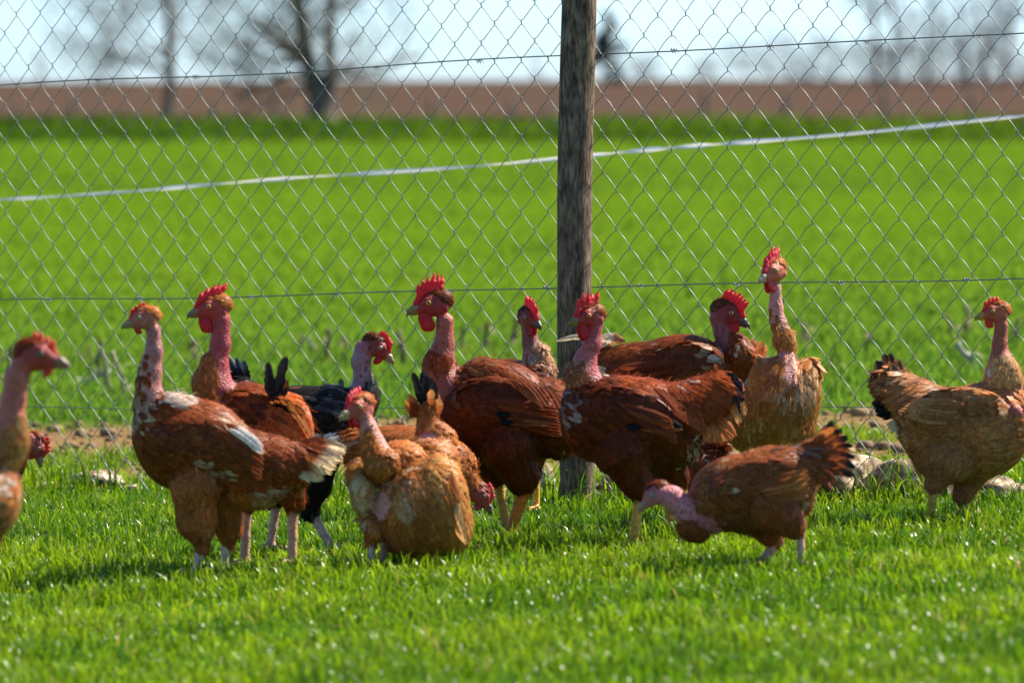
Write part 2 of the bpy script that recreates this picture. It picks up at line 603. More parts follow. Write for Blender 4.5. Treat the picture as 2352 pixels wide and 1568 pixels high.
# ------------------------------------------------------------------ stones, clods, dry stalks
def rock_mesh(a, b, c, seed):
    """lumpy angular stone from a displaced, faceted icosphere-like grid"""
    r = np.random.default_rng(seed)
    nu, nv = 22, 14
    V = [(0, 0, -1)]
    for i in range(1, nv):
        ph = -math.pi / 2 + math.pi * i / nv
        for j in range(nu):
            th = 2 * math.pi * j / nu
            V.append((math.cos(ph) * math.cos(th), math.cos(ph) * math.sin(th), math.sin(ph)))
    V.append((0, 0, 1)); V = np.array(V)
    d = np.ones(len(V))
    for k in range(11):                       # cut flat facets
        n = nrm(r.normal(size=3)); h = r.uniform(0.62, 0.92)
        p = V @ n
        d = np.minimum(d, np.where(p > 0.05, h / np.maximum(p, 0.05), 9))
    d *= 1 + 0.30 * (vnoise(V[:, 0] * 3 + seed, V[:, 1] * 3 + V[:, 2] * 2.1, seed) - 0.5) + 0.22 * (vnoise(V[:, 0] * 7 + V[:, 2] * 5, V[:, 1] * 7, seed + 1) - 0.5)
    V = V * d[:, None] * np.array([a, b, c])
    T, Q = [], []
    for j in range(nu):
        T.append((0, 1 + (j + 1) % nu, 1 + j))
        o = 1 + (nv - 2) * nu
        T.append((o + j, o + (j + 1) % nu, len(V) - 1))
    for i in range(nv - 2):
        for j in range(nu):
            p, q = 1 + i * nu, 1 + (i + 1) * nu
            Q.append((p + j, p + (j + 1) % nu, q + (j + 1) % nu, q + j))
    return make_mesh('stone', V, [np.array(T), np.array(Q)])

def build_stones():
    L = [  # U centre x, y, half width, half height, depth offset behind fence, label
        (222, 1120, 56, 22, .05, 'flat tan stone lying alone in the grass beside the chain link'),
        (300, 1138, 22, 9, .02, 'small flat tan pebble beside the lone tan stone'),
        (100, 1133, 36, 9, .02, 'low flat sandy stone under the pecking red-combed hen'),
        (1408, 1138, 36, 24, .04, 'rounded tan stone at the foot of the wooden post'),
        (1245, 1112, 34, 26, .16, 'brown stone half hidden on the grass behind the wooden post'),
        (1890, 1132, 52, 40, -.04, 'reddish brown slab of stone under the pecking hen\'s tail'),
        (1965, 1130, 66, 42, .05, 'large brown and white pitted stone next to the reddish slab'),
        (2085, 1138, 66, 48, .03, 'large whitish stone with brown pits behind the tan hen\'s yellow leg'),
        (2165, 1160, 46, 26, .00, 'smaller pale stone wedged below the large whitish stone'),
        (2275, 1148, 62, 24, .02, 'long low brown stone right of the tan hen\'s legs'),
        (2345, 1152, 40, 16, .10, 'grey-brown stone at the end of the row of stones'),
        (150, 1142, 20, 8, .00, 'tiny sandy stone between the flat tan stones'),
        (1435, 1160, 24, 14, -.02, 'small brown stone leaning on the rounded tan stone'),
    ]
    for k, (x, y, hw, hh, dy, lb) in enumerate(L):
        if x > 1850: hw, hh = hw * 1.12, hh * 1.3
        Y = fence_Y(x * US) + 0.05 + dy
        p = atU(x, y, Y); s = Y / 12633.0
        g = float(ground_z(p[0], Y))
        top = p[2] + (hh + 18) * s
        c = max((top - g) * 0.62, hh * s)
        me = rock_mesh(hw * s * 1.25, hw * s * 0.85, c * 1.2, 40 + k)
        o = obj('stone', me, M['stone'], None, (p[0], Y, top - c * 0.95))
        o.rotation_euler = (0, 0, random.uniform(-0.4, 0.4))
        tag(o, lb, 'stone', 'stones along the foot of the fence')
    # clods of the bare strip: uncountable
    P = Parts()
    r = np.random.default_rng(5)
    tmpl = []
    for k in range(6):
        me = rock_mesh(1, 1, 0.6, 90 + k)
        v = np.empty(len(me.vertices) * 3, np.float32); me.vertices.foreach_get('co', v)
        tmpl.append((v.reshape(-1, 3), me)); 
    def low(seed):
        # coarse clod 6x4
        rr = np.random.default_rng(seed); V = [(0, 0, -.6)]
        for i in range(1, 4):
            ph = -math.pi / 2 + math.pi * i / 4
            for j in range(6):
                th = 2 * math.pi * j / 6 + rr.uniform(-.3, .3); q = rr.uniform(.7, 1.2)
                V.append((q * math.cos(ph) * math.cos(th), q * math.cos(ph) * math.sin(th), q * .65 * math.sin(ph)))
        V.append((0, 0, .6)); T, Q = [], []
        for j in range(6):
            T += [(0, 1 + (j + 1) % 6, 1 + j), (13 + j, 13 + (j + 1) % 6, 19)]
        for i in range(2):
            for j in range(6):
                Q.append((1 + i * 6 + j, 1 + i * 6 + (j + 1) % 6, 7 + i * 6 + (j + 1) % 6, 7 + i * 6 + j))
        return np.array(V), np.array(Q), np.array(T)
    lows = [low(k) for k in range(5)]
    n = 0
    while n < 2600:
        x, y = r.uniform(-2.2, 2.2), r.uniform(10.5, 12.8)
        if r.random() > float(soil_mask(np.array(x), np.array(y))): 
            n += 0.2; continue
        n += 1
        V, Q, T = lows[int(r.integers(5))]
        sz = min(0.003 + r.exponential(0.0045), 0.022); a = r.uniform(0, 6.28)
        R = np.array([[math.cos(a), -math.sin(a), 0], [math.sin(a), math.cos(a), 0], [0, 0, 1]])
        col = lin((130, 106, 74)) * r.uniform(0.6, 1.35) * np.array([1, r.uniform(.94, 1.04), r.uniform(.85, 1.1)])
        P.add((V * sz) @ R.T + np.array([x, y, float(ground_z(x, y)) + sz * 0.25]), Q, T, col)
    for _, me in tmpl: bpy.data.meshes.remove(me)
    o = obj('soil_clods', P.mesh('soil_clods', False), M['clod'])
    tag(o, 'crumbled tan soil clods on the bare strip behind the fence', 'soil', kind='stuff')
build_stones()

def build_stalks():
    r = np.random.default_rng(31)
    L = [(222, 862, 75, 9, 4, 'd'), (262, 905, 95, 8, -14, 'p'), (302, 930, 110, 7, -16, 'p'), (205, 850, 60, 5, 2, 'd'), (12, 880, 80, 8, 10, 'd'),
         (455, 840, 60, 8, -8, 'd'), (425, 830, 50, 6, 9, 'd'), (752, 836, 76, 9, 1, 'd'), (785, 825, 52, 6, 8, 'd'), (930, 845, 80, 9, -6, 'd'), (1008, 830, 48, 7, 5, 'd'),
         (1062, 812, 58, 7, 3, 'd'), (1120, 806, 62, 9, -2, 'd'), (1178, 798, 66, 9, 4, 'd'), (715, 812, 42, 7, -5, 'p'), (690, 800, 38, 6, 6, 'd'), (1855, 800, 60, 7, -5, 'd'),
         (1838, 790, 42, 6, 12, 'd'), (1925, 852, 44, 6, -18, 'd'), (1985, 808, 46, 6, 14, 'd'), (2190, 780, 56, 7, -12, 'd'), (2215, 770, 66, 8, 4, 'd'), (2255, 850, 62, 10, -34, 'w'), (2330, 786, 56, 7, 8, 'd'), (150, 885, 40, 8, 62, 'w')]
    side = ['short', 'thick', 'thin', 'bent', 'split', 'leaning', 'stubby', 'tall']
    for k, (x, y, hgt, wd, lean, kind) in enumerate(L):
        Y = 14.0 + r.uniform(-0.6, 1.2) if kind != 'w' else 13.2
        p = atU(x, y, Y)
        d = ray(x * US, y * US)
        # find where that line of sight meets the ground
        for _ in range(12):
            g = float(ground_z(p[0], p[1])); Y = p[1] * (HC - g) / max(HC - p[2], 0.05); p = np.array([0, 0, HC]) + d * (Y / d[1])
        s = Y / 12633.0; g = float(ground_z(p[0], Y))
        H, W = hgt * s * 1.3, wd * s * 1.25
        root = empty('dry_stalk', (p[0], Y, g))
        col = {'d': lin((104, 86, 54)), 'p': lin((146, 136, 102)), 'w': lin((140, 134, 122))}[kind]
        tl = math.tan(math.radians(lean))
        P = [(tl * H * t + 0.004 * math.sin(9 * t + k), 0.01 * math.sin(4 * t + k), H * t - 0.02) for t in np.linspace(0, 1, 9)]
        R = [W * 0.5 * (1.15 if i % 4 == 0 else 0.9) for i in range(9)]
        V, F, T = tube(P, R, 7)
        V[-7:, 2] += np.linspace(-1, 1, 7) * W * 0.5
        obj('stem', make_mesh('stem', V, [F, T], np.repeat(col[None], len(V), 0)), M['straw'], root)
        for q in range(2):
            a = r.uniform(0, 6.28); h0 = H * r.uniform(0.1, 0.7)
            ln = H * r.uniform(0.4, 0.8)
            LV, LF = [], []
            for i in range(6):
                t = i / 5
                c = np.array([tl * h0 + math.cos(a) * ln * t * .7, math.sin(a) * ln * t * .7, h0 + ln * (0.6 * t - 0.95 * t * t)])
                w = W * 0.8 * (1 - t) ** 0.7 + 0.0006
                n = np.array([-math.sin(a), math.cos(a), 0])
                LV += [c - n * w, c + n * w]
                if i: LF.append((2 * i - 2, 2 * i - 1, 2 * i + 1, 2 * i))
            obj('dry_leaf', make_mesh('dry_leaf', np.array(LV), np.array(LF), np.repeat((col * 1.15)[None], len(LV), 0)), M['straw'], root)
        word = {'d': 'dull brown cut crop stalk standing in the field behind the fence', 'p': 'pale straw-coloured leaning crop stalk behind the fence', 'w': 'whitish dry stalk lying slanted in the green field behind the fence'}[kind]
        tag(root, word, 'stalk', 'dry crop stalks behind the fence' if kind == 'd' else ('pale leaning stalks' if kind == 'p' else 'whitish slanted stalks'))
build_stalks()

# ------------------------------------------------------------------ grass
def blades(n, x, y, hgt, wid, rng, cols, segs=3, lean=0.5):
    """n curved tapering blades rooted at x, y -> V, Q, T, C"""
    z = ground_z(x, y) - 0.004
    a = rng.uniform(0, 2 * np.pi, n)
    d = np.stack([np.cos(a), np.sin(a), np.zeros(n)], -1)
    face = a + np.pi / 2 + rng.normal(0, 0.7, n)
    sd = np.stack([np.cos(face), np.sin(face), np.zeros(n)], -1)
    ln = np.abs(rng.normal(lean, 0.35, n)) + 0.05
    root = np.stack([x, y, z], -1)
    nv = segs * 2 + 1
    V = np.empty((n, nv, 3)); C = np.empty((n, nv, 3))
    tw = rng.normal(0, 0.5, n)
    for i in range(segs + 1):
        t = i / segs
        th = ln * (0.25 * t + 0.9 * t * t)
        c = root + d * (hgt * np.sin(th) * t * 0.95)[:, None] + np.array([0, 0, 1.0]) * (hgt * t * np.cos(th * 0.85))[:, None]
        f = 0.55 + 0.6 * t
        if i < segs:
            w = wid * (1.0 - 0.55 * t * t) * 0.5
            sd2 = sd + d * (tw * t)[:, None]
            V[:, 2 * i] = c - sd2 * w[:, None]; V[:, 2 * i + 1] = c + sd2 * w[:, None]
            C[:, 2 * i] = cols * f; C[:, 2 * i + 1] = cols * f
        else:
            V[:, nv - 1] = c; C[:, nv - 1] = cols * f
    base = (np.arange(n) * nv)[:, None]
    Q = np.concatenate([base + np.array([2 * i, 2 * i + 1, 2 * i + 3, 2 * i + 2]) for i in range(segs - 1)]) if segs > 1 else np.zeros((0, 4), int)
    T = base + np.array([2 * segs - 2, 2 * segs - 1, 2 * segs])
    return V.reshape(-1, 3), Q, T, C.reshape(-1, 3)

def grass_cols(x, y, rng, a, b):
    t = np.clip(0.5 + 0.9 * (vnoise(x * 5, y * 5, 51) - 0.5) + rng.normal(0, 0.28, len(x)), 0, 1)[:, None]
    c = a * (1 - t) + b * t
    dry = (rng.random(len(x)) < 0.02)[:, None]
    c = np.where(dry, lin((150, 132, 72)), c)
    return c * rng.uniform(0.75, 1.25, len(x))[:, None]

def build_grass():
    rng = np.random.default_rng(3)
    G1, G2 = lin((72, 109, 8)), lin((128, 150, 16))
    P = Parts()
    # the near meadow on this side of the fence, a little beyond it
    def zone(n, x0, x1, y0, y1, h0, w0, keep=None):
        x, y = rng.uniform(x0, x1, n), rng.uniform(y0, y1, n)
        if keep is not None:
            k = keep(x, y); x, y = x[k], y[k]
        m = len(x)
        clump = 0.55 + 0.9 * vnoise(x * 6.5, y * 6.5, 61)
        h = h0 * clump * rng.uniform(0.55, 1.35, m)
        w = w0 * rng.uniform(0.6, 1.5, m)
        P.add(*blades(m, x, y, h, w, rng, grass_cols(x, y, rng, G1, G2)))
    infr = lambda x, y: (np.abs(x) < 0.105 * y) & (rng.random(len(x)) > soil_mask(x, y) * 0.93)
    outfr = lambda x, y: (np.abs(x) >= 0.105 * y) & (rng.random(len(x)) > soil_mask(x, y) * 0.93)
    zone(92000, -1.25, 1.25, 5.6, 9.0, 0.027, 0.0025, infr)
    zone(60000, -1.35, 1.35, 9.0, 11.6, 0.027, 0.0024, infr)
    zone(16000, -2.4, 2.4, 5.6, 11.6, 0.044, 0.005, outfr)
    zone(4000, -2.4, 2.4, 3.0, 5.6, 0.044, 0.006)
    # longer tufts that were not grazed along the foot of the fence
    m = 1500
    s = rng.uniform(-0.6, FLEN + 0.6, m); o = rng.normal(0.02, 0.06, m)
    xy = np.array([fpt(a, b) for a, b in zip(s, o)])
    k = vnoise(s * 9, s * 0, 71) > 0.42
    x, y = xy[k, 0], xy[k, 1]; mm = len(x)
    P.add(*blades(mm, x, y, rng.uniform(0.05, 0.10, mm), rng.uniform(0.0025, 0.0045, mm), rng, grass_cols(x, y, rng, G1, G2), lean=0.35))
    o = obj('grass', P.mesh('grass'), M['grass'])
    tag(o, 'short green grazed grass of the run on this side of the fence', 'grass', kind='stuff')
    # young cereal beyond
    P = Parts()
    C1, C2 = lin((92, 122, 32)), lin((104, 131, 38))
    def field(n, y0, y1, h0, w0, lean):
        u = rng.random(n)
        y = 1.0 / (1.0 / y0 + (1.0 / y1 - 1.0 / y0) * u)      # even per pixel row
        x = rng.uniform(-1, 1, n) * (0.16 * y + 0.8)
        k = rng.random(n) > soil_mask(x, y) * 0.97; x, y = x[k], y[k]; m = len(x)
        gf = (y / y0) ** 0.6
        t = np.clip(0.5 + 0.8 * (vnoise(x * 0.9, y * 0.35, 81) - 0.5) + rng.normal(0, 0.25, m), 0, 1)[:, None]
        P.add(*blades(m, x, y, h0 * rng.uniform(0.6, 1.3, m), w0 * gf * rng.uniform(0.6, 1.4, m), rng, C1 * (1 - t) + C2 * t, segs=2, lean=lean))
    field(40000, 11.3, 16, 0.042, 0.0042, 0.6)
    field(54000, 15, 40, 0.036, 0.0065, 0.8)
    field(30000, 38, 76, 0.04, 0.017, 0.8)
    o = obj('field_grass', P.mesh('field_grass'), M['field_grass'])
    tag(o, 'bright green young cereal filling the field behind the fence', 'crop', kind='stuff')
    # rough verge under the trees
    P = Parts()
    n = 9000
    y = rng.uniform(70, 108, n); x = rng.uniform(-1, 1, n) * 0.14 * y
    t = np.clip(vnoise(x * 0.35, y * 0.12, 91) * 1.3 - 0.1 + rng.normal(0, 0.12, n), 0, 1)[:, None]
    c = lin((54, 84, 18)) * (1 - t) + lin((86, 108, 24)) * t
    h = 0.09 + 0.18 * vnoise(x * 0.5, y * 0.2, 92)
    P.add(*blades(n, x, y, h * rng.uniform(0.5, 1.3, n), rng.uniform(0.03, 0.08, n), rng, c, segs=2, lean=0.5))
    o = obj('verge_grass', P.mesh('verge_grass'), M['field_grass'])
    tag(o, 'darker rough grass of the verge between the green field and ploughed land', 'grass', kind='stuff')
build_grass()

# ------------------------------------------------------------------ trees
def batch_tubes(P, R, sides):
    """many tubes at once: P (m, n, 3), R (m, n) -> V, Q"""
    m, n = P.shape[:2]
    T = nrm(np.gradient(P, axis=1))
    ref = np.where(np.abs(T[..., 2:3]) < 0.9, np.array([0.0, 0, 1.0]), np.array([1.0, 0, 0]))
    u = nrm(np.cross(T, ref)); w = np.cross(T, u)
    a = np.linspace(0, 2 * np.pi, sides, endpoint=False)
    V = P[:, :, None] + R[:, :, None, None] * (np.cos(a)[:, None] * u[:, :, None] + np.sin(a)[:, None] * w[:, :, None])
    i = np.arange(n - 1)[:, None] * sides; j = np.arange(sides)[None]; j2 = (j + 1) % sides
    F = np.stack([i + j, i + j2, i + sides + j2, i + sides + j], -1).reshape(-1, 4)
    Q = (np.arange(m)[:, None, None] * (n * sides) + F[None]).reshape(-1, 4)
    return V.reshape(-1, 3), Q

def tree_parts(rng, trunks, height, spread, twig_n, depth=4, low=0.15):
    """trunks: list of (polyline, r0, r1). limbs grow level by level"""
    br, tw = Parts(), Parts()
    tr, tips = [], []
    p, d, ln, r = [], [], [], []
    for (P, r0, r1) in trunks:
        P = np.array(P, float)
        t = np.linspace(0, len(P) - 1, 26); Q = np.stack([np.interp(t, np.arange(len(P)), P[:, k]) for k in range(3)], -1)
        Q += np.cumsum(rng.normal(0, 0.006, Q.shape), 0) * height * 0.06
        R = r0 + (r1 - r0) * np.linspace(0, 1, 26) ** 0.8
        R[0:3] *= (1.45, 1.2, 1.07)
        tr.append(tube(Q, R, 12))
        nb = int(10 * len(P) / 2)
        u = rng.uniform(low, 1.0, nb); i = (u * 25).astype(int); a = rng.uniform(0, 6.28, nb)
        p.append(Q[i]); d.append(nrm(np.stack([np.cos(a), np.sin(a), rng.uniform(-0.1, 0.9, nb)], -1)))
        ln.append(spread * rng.uniform(0.5, 1.0, nb) * (1.15 - 0.6 * u)); r.append(R[i] * rng.uniform(0.3, 0.5, nb))
    p, d, ln, r = np.concatenate(p), np.concatenate(d), np.concatenate(ln), np.concatenate(r)
    for lev in range(1, depth + 1):
        n = 5 if lev < 3 else 3
        m = len(p); P = np.empty((m, n + 1, 3)); P[:, 0] = p; dd = d
        for i in range(n):
            dd = nrm(dd + rng.normal(0, 0.16, (m, 3)) + np.array([0, 0, 0.05 if lev < 3 else -0.03]))
            P[:, i + 1] = P[:, i] + dd * (ln / n)[:, None]
        V, Q = batch_tubes(P, r[:, None] * np.linspace(1, 0.45, n + 1), 5 if lev < 2 else 3)
        (br if lev < 3 else tw).add(V, Q)
        if lev == depth:
            tips = np.concatenate([P[:, -1], P[:, -2]]); break
        k = twig_n
        t = rng.uniform(0.3, 0.999, (m, k)); i = np.minimum((t * n).astype(int), n - 1); f = (t * n - i)[..., None]
        rows = np.arange(m)[:, None]
        q = P[rows, i] * (1 - f) + P[rows, i + 1] * f
        D = np.repeat(dd[:, None], k, 1)
        side = nrm(np.cross(D, rng.normal(size=(m, k, 3))))
        d = nrm(D * rng.uniform(0.4, 0.9, (m, k, 1)) + side * rng.uniform(0.5, 1.0, (m, k, 1))).reshape(-1, 3)
        p = q.reshape(-1, 3)
        ln = (ln[:, None] * rng.uniform(0.5, 0.75, (m, k))).ravel(); r = (r[:, None] * rng.uniform(0.35, 0.5, (m, k))).ravel()
    return tr, br, tw, tips

def leaf_cloud(tips, rng, per, size, spread, c1, c2):
    n = len(tips) * per
    c = np.repeat(tips, per, 0) + rng.normal(0, spread, (n, 3))
    u = nrm(rng.normal(size=(n, 3))); v = nrm(np.cross(u, rng.normal(size=(n, 3))))
    s = size * rng.uniform(0.5, 1.4, n)[:, None]
    V = np.stack([c - u * s, c + v * s * 0.45, c + u * s, c - v * s * 0.45], 1).reshape(-1, 3)
    Q = np.arange(n * 4).reshape(-1, 4)
    t = rng.random(n)[:, None]
    return V, Q, np.repeat(c1 * (1 - t) + c2 * t, 4, 0)

def tree(name, label, px, py, Y, trunks, height, spread, seed, leaf=None, per=2, twig_n=3, depth=4, low=0.15, lsize=0.03, lspread=0.08, cat='tree', group=None):
    rng = np.random.default_rng(seed)
    p = at(px, py, Y); g = float(ground_z(p[0], Y))
    root = empty(name, (p[0], Y, g)); tag(root, label, cat, group)
    tr, br, tw, tips = tree_parts(rng, trunks, height, spread, twig_n, depth, low)
    for (V, F, T) in tr:
        obj('trunk', make_mesh('trunk', V, [F, T]), M['bark'], root)
    crown = Parts()
    if br.n: obj('branches', br.mesh('branches'), M['bark'], root)['kind'] = 'stuff'
    if tw.n:
        V, Q = np.concatenate(tw.V), np.concatenate(tw.Q)
        crown.add(V, Q, None, lin((112, 96, 88)))
    if leaf is not None and len(tips):
        V, Q, C = leaf_cloud(tips, rng, per, lsize, lspread, leaf[0], leaf[1])
        crown.add(V, Q, None, C)
    if crown.n:
        c = obj('crown', crown.mesh('crown', False), M['leaf'], root); c['kind'] = 'stuff'
    return root

GREY1, GREY2 = lin((112, 104, 104)), lin((146, 138, 140))
SPR1, SPR2 = lin((104, 112, 60)), lin((146, 154, 96))
def build_trees():
    Y = 104
    m = Y / 5500.0                              # metres per pixel there
    # forked tree: two stems from one stool
    tree('forked_tree', 'forked bare tree with two dark leaning trunks rising from one base', 324, 121, Y,
         [([(0, 0, -0.1), (-0.12, 0, 0.55), (-0.32, 0, 1.2), (-0.5, 0.1, 2.4), (-0.75, 0.1, 3.6), (-0.9, 0.2, 5.5), (-1.1, .3, 8)], 0.25, 0.05),
          ([(0.05, 0, -0.1), (0.12, 0, 0.7), (0.13, 0, 1.5), (0.17, -0.1, 2.6), (0.4, -.1, 4.2), (0.7, 0, 7)], 0.155, 0.04)],
         8, 2.1, 101, (SPR1, SPR2), per=4, twig_n=3, low=0.2, lsize=0.026, lspread=0.16)
    tree('slender_tree', 'slender straight tree with a dense greyish crown beside the forked tree', 169, 120, Y + 3,
         [([(0, 0, -0.1), (0.02, 0, 1.2), (-0.03, 0, 2.6), (0.02, 0, 4.5), (0, 0, 7)], 0.125, 0.03)],
         7, 1.9, 102, (GREY1, SPR1), per=9, twig_n=3, low=0.17, lsize=0.034, lspread=0.16)
    def far(name, label, px, Yf, wpx, hpx, seed, cols, per, twig=2, stems=1, cat='tree', low=0.1, group=None, lsz=1.0, depth=4):
        k = Yf / 5500.0; H = hpx * k; W = wpx * k
        tr = []
        rr = np.random.default_rng(seed)
        for i in range(stems):
            a = (i - (stems - 1) / 2) * W * 0.28
            tr.append(([(a * 0.5, 0, -0.3), (a * .8, rr.normal(0, .2), H * 0.35), (a + rr.normal(0, W * .06), 0, H * 0.7), (a * 1.2, 0, H)], 0.017 * H + 0.03, 0.02))
        tree(name, label, px, 80, Yf, tr, H, W * 0.36, seed, cols, per=per, twig_n=twig, depth=depth, low=low, lsize=0.05 * k * 10 * lsz, lspread=0.12 * k * 10, cat=cat, group=group)
    D1, D2 = lin((84, 84, 92)), lin((120, 118, 128))
    far('hedge_tree', 'small pale round tree on the horizon left of the slender tree', 40, 420, 34, 42, 111, (lin((120, 128, 120)), lin((160, 168, 160))), 2)
    far('conifer_tree', 'dark evergreen tree on the horizon just beyond the wooden post', 604, 400, 46, 64, 112, (lin((20, 34, 34)), lin((40, 58, 54))), 15, twig=3, low=0.01, lsz=2.1)
    far('hedge_bush', 'low grey-green bush on the horizon beside the dark evergreen', 645, 400, 48, 24, 113, (D1, SPR1), 4, stems=2, cat='bush', low=0.05)
    far('hedge_bush', 'low brownish bush on the skyline left of the broad grey thicket', 705, 420, 44, 22, 114, (D1, SPR1), 3, stems=2, cat='bush', low=0.05)
    far('thicket', 'broad domed grey thicket on the skyline above the ploughed field', 790, 410, 96, 40, 115, (D1, D2), 6, stems=5, cat='thicket', low=0.05)
    far('bare_tree', 'tall bare grey tree on the skyline left of the ivy-dark trunk', 885, 330, 90, 150, 116, (D1, D2), 1, twig=3, stems=2, low=0.12, lsz=2.4, depth=5)
    far('ivy_tree', 'tall bare tree whose dark trunk is wrapped in ivy', 927, 325, 64, 150, 117, (lin((40, 50, 46)), lin((80, 86, 88))), 9, twig=3, stems=1, low=0.03)
    far('bare_tree', 'tall spreading bare grey tree right of the ivy-dark trunk', 985, 340, 110, 140, 118, (D1, D2), 1, twig=3, stems=3, low=0.10, lsz=2.4, depth=5)
    far('undergrowth', 'low dark undergrowth at the foot of the tall bare trees', 905, 328, 150, 20, 119, (D1, SPR1), 7, stems=7, cat='bush', low=0.03)
    far('undergrowth', 'low purplish undergrowth right of the spreading bare tree', 1005, 336, 90, 26, 120, (D1, D2), 7, stems=5, cat='bush', low=0.03)
    far('hedge_tree', 'faint thin tree on the horizon left of the wooden post', 537, 460, 30, 32, 121, (lin((150, 156, 156)), lin((180, 186, 190))), 1)
    # thin posts of the far field fence, just in front of the plough
    xs = [18, 72, 214, 276, 432, 512, 548, 705, 786, 884, 971]
    hs = [22, 30, 26, 24, 28, 26, 20, 40, 36, 38, 34]
    me = None
    for k, (x, h) in enumerate(zip(xs, hs)):
        Yp = 100.0; mm = Yp / 5500.0
        g = float(ground_z((x - 512) / 5500 * Yp, Yp))
        V, F, T = tube([(0, 0, -0.2), (0.004, 0, 0.2), (0.01 * math.sin(k), 0, h * mm * .62), (0.02 * math.sin(k * 2), 0, h * mm)], [0.05, 0.05, 0.047, 0.042], 8)
        o = obj('field_post', make_mesh('field_post', V, [F, T]), M['bark'], None, ((x - 512) / 5500 * Yp, Yp, g))
        tag(o, 'thin dark far-off fence post standing before the ploughed field', 'post', 'posts of the far field fence')
build_trees()
#BIRDS
# ================================================================== BIRDS
# every bird is one continuous body (torso, neck, head, legs) grown from a smooth union of
# ellipsoids and tapered limbs; beak, comb, wattles, eyes, plumage, wings and tail are its parts
def surface_nets(D, org, h):
    nx, ny, nz = D.shape
    ins = D < 0
    c = [(i, j, k) for i in (0, 1) for j in (0, 1) for k in (0, 1)]
    sl = lambda a: (slice(a[0], nx - 1 + a[0]), slice(a[1], ny - 1 + a[1]), slice(a[2], nz - 1 + a[2]))
    cnt = sum(ins[sl(a)].astype(np.int8) for a in c)
    act = np.argwhere((cnt > 0) & (cnt < 8))
    idx = np.full((nx - 1, ny - 1, nz - 1), -1, np.int64)
    idx[act[:, 0], act[:, 1], act[:, 2]] = np.arange(len(act))
    acc = np.zeros((len(act), 3)); num = np.zeros(len(act))
    for a in c:
        for ax in range(3):
            if a[ax] == 0:
                b = list(a); b[ax] = 1
                d0 = D[act[:, 0] + a[0], act[:, 1] + a[1], act[:, 2] + a[2]]
                d1 = D[act[:, 0] + b[0], act[:, 1] + b[1], act[:, 2] + b[2]]
                m = (d0 < 0) != (d1 < 0)
                t = np.where(m, d0 / np.where(m, d0 - d1, 1), 0)
                p = np.repeat(np.array(a, float)[None], len(act), 0); p[:, ax] = t
                acc += p * m[:, None]; num += m
    V = (act + acc / num[:, None]) * h + org
    F = []
    for ax in range(3):
        o1, o2 = [(1, 2), (2, 0), (0, 1)][ax]
        s0 = [slice(None)] * 3; s1 = [slice(None)] * 3
        s0[ax] = slice(0, -1); s1[ax] = slice(1, None)
        a0, a1 = ins[tuple(s0)], ins[tuple(s1)]
        for flip in (0, 1):
            e = np.argwhere((a0 & ~a1) if not flip else (~a0 & a1))
            e = e[(e[:, o1] > 0) & (e[:, o2] > 0)]
            u = np.zeros(3, int); u[o1] = 1; w = np.zeros(3, int); w[o2] = 1
            g = lambda q: idx[q[:, 0], q[:, 1], q[:, 2]]
            ok = (e[:, o1] < idx.shape[o1]) & (e[:, o2] < idx.shape[o2]); e = e[ok]
            q = np.stack([g(e - u - w), g(e - w), g(e), g(e - u)], 1)
            if flip: q = q[:, ::-1]
            F.append(q)
    F = np.concatenate(F)
    return V, F[(F >= 0).all(1)]

class Prim:
    def dist(self, P): pass
class Ell(Prim):
    def __init__(s, c, ax, r, tag, col): s.c, s.ax, s.r, s.tag, s.col = np.array(c), np.array(ax), np.array(r), tag, col; s.R = max(r)
    def box(s): return s.c - s.R, s.c + s.R
    def dist(s, P):
        q = (P - s.c) @ s.ax.T
        k0 = np.sqrt(((q / s.r) ** 2).sum(-1)); k1 = np.sqrt(((q / (s.r * s.r)) ** 2).sum(-1))
        return k0 * (k0 - 1.0) / np.maximum(k1, 1e-9)
class Cap(Prim):
    def __init__(s, a, ra, b, rb, tag, col): s.a, s.b, s.ra, s.rb, s.tag, s.col = np.array(a), np.array(b), ra, rb, tag, col
    def box(s):
        m = max(s.ra, s.rb); return np.minimum(s.a, s.b) - m, np.maximum(s.a, s.b) + m
    def dist(s, P):
        ab = s.b - s.a
        t = np.clip(((P - s.a) @ ab) / max(ab @ ab, 1e-12), 0, 1)
        return np.linalg.norm(P - (s.a + t[..., None] * ab), axis=-1) - (s.ra + t * (s.rb - s.ra))

def blend(prims, h, k):
    lo = np.min([p.box()[0] for p in prims], 0) - 3 * h; hi = np.max([p.box()[1] for p in prims], 0) + 3 * h
    n = np.ceil((hi - lo) / h).astype(int) + 1
    D = np.full(n, 1.0, np.float32)
    g = [lo[i] + np.arange(n[i]) * h for i in range(3)]
    for p in prims:
        a, b = p.box(); m = k + 2.5 * h
        i0 = np.maximum(((a - m - lo) / h).astype(int), 0); i1 = np.minimum(((b + m - lo) / h).astype(int) + 2, n)
        sub = tuple(slice(i0[i], i1[i]) for i in range(3))
        X = np.stack(np.meshgrid(*[g[i][i0[i]:i1[i]] for i in range(3)], indexing='ij'), -1)
        d = p.dist(X).astype(np.float32); e = D[sub]
        kk = {'face': 0.0032, 'cap': 0.0032, 'leg': 0.005, 'skin': 0.009, 'neckf': 0.010, 'sparse': 0.006, 'bare': 0.008}.get(p.tag, k)
        hh = np.maximum(kk - np.abs(d - e), 0) / kk
        D[sub] = np.minimum(d, e) - hh * hh * kk * 0.25
    return surface_nets(D, lo, h)

def prim_colour(prims, V, sharp=0.004):
    Ds = np.stack([p.dist(V) for p in prims], 1)
    w = np.exp(-(Ds - Ds.min(1, keepdims=True)) / sharp); w /= w.sum(1, keepdims=True)
    C = w @ np.array([p.col for p in prims])
    return C, Ds.argmin(1)

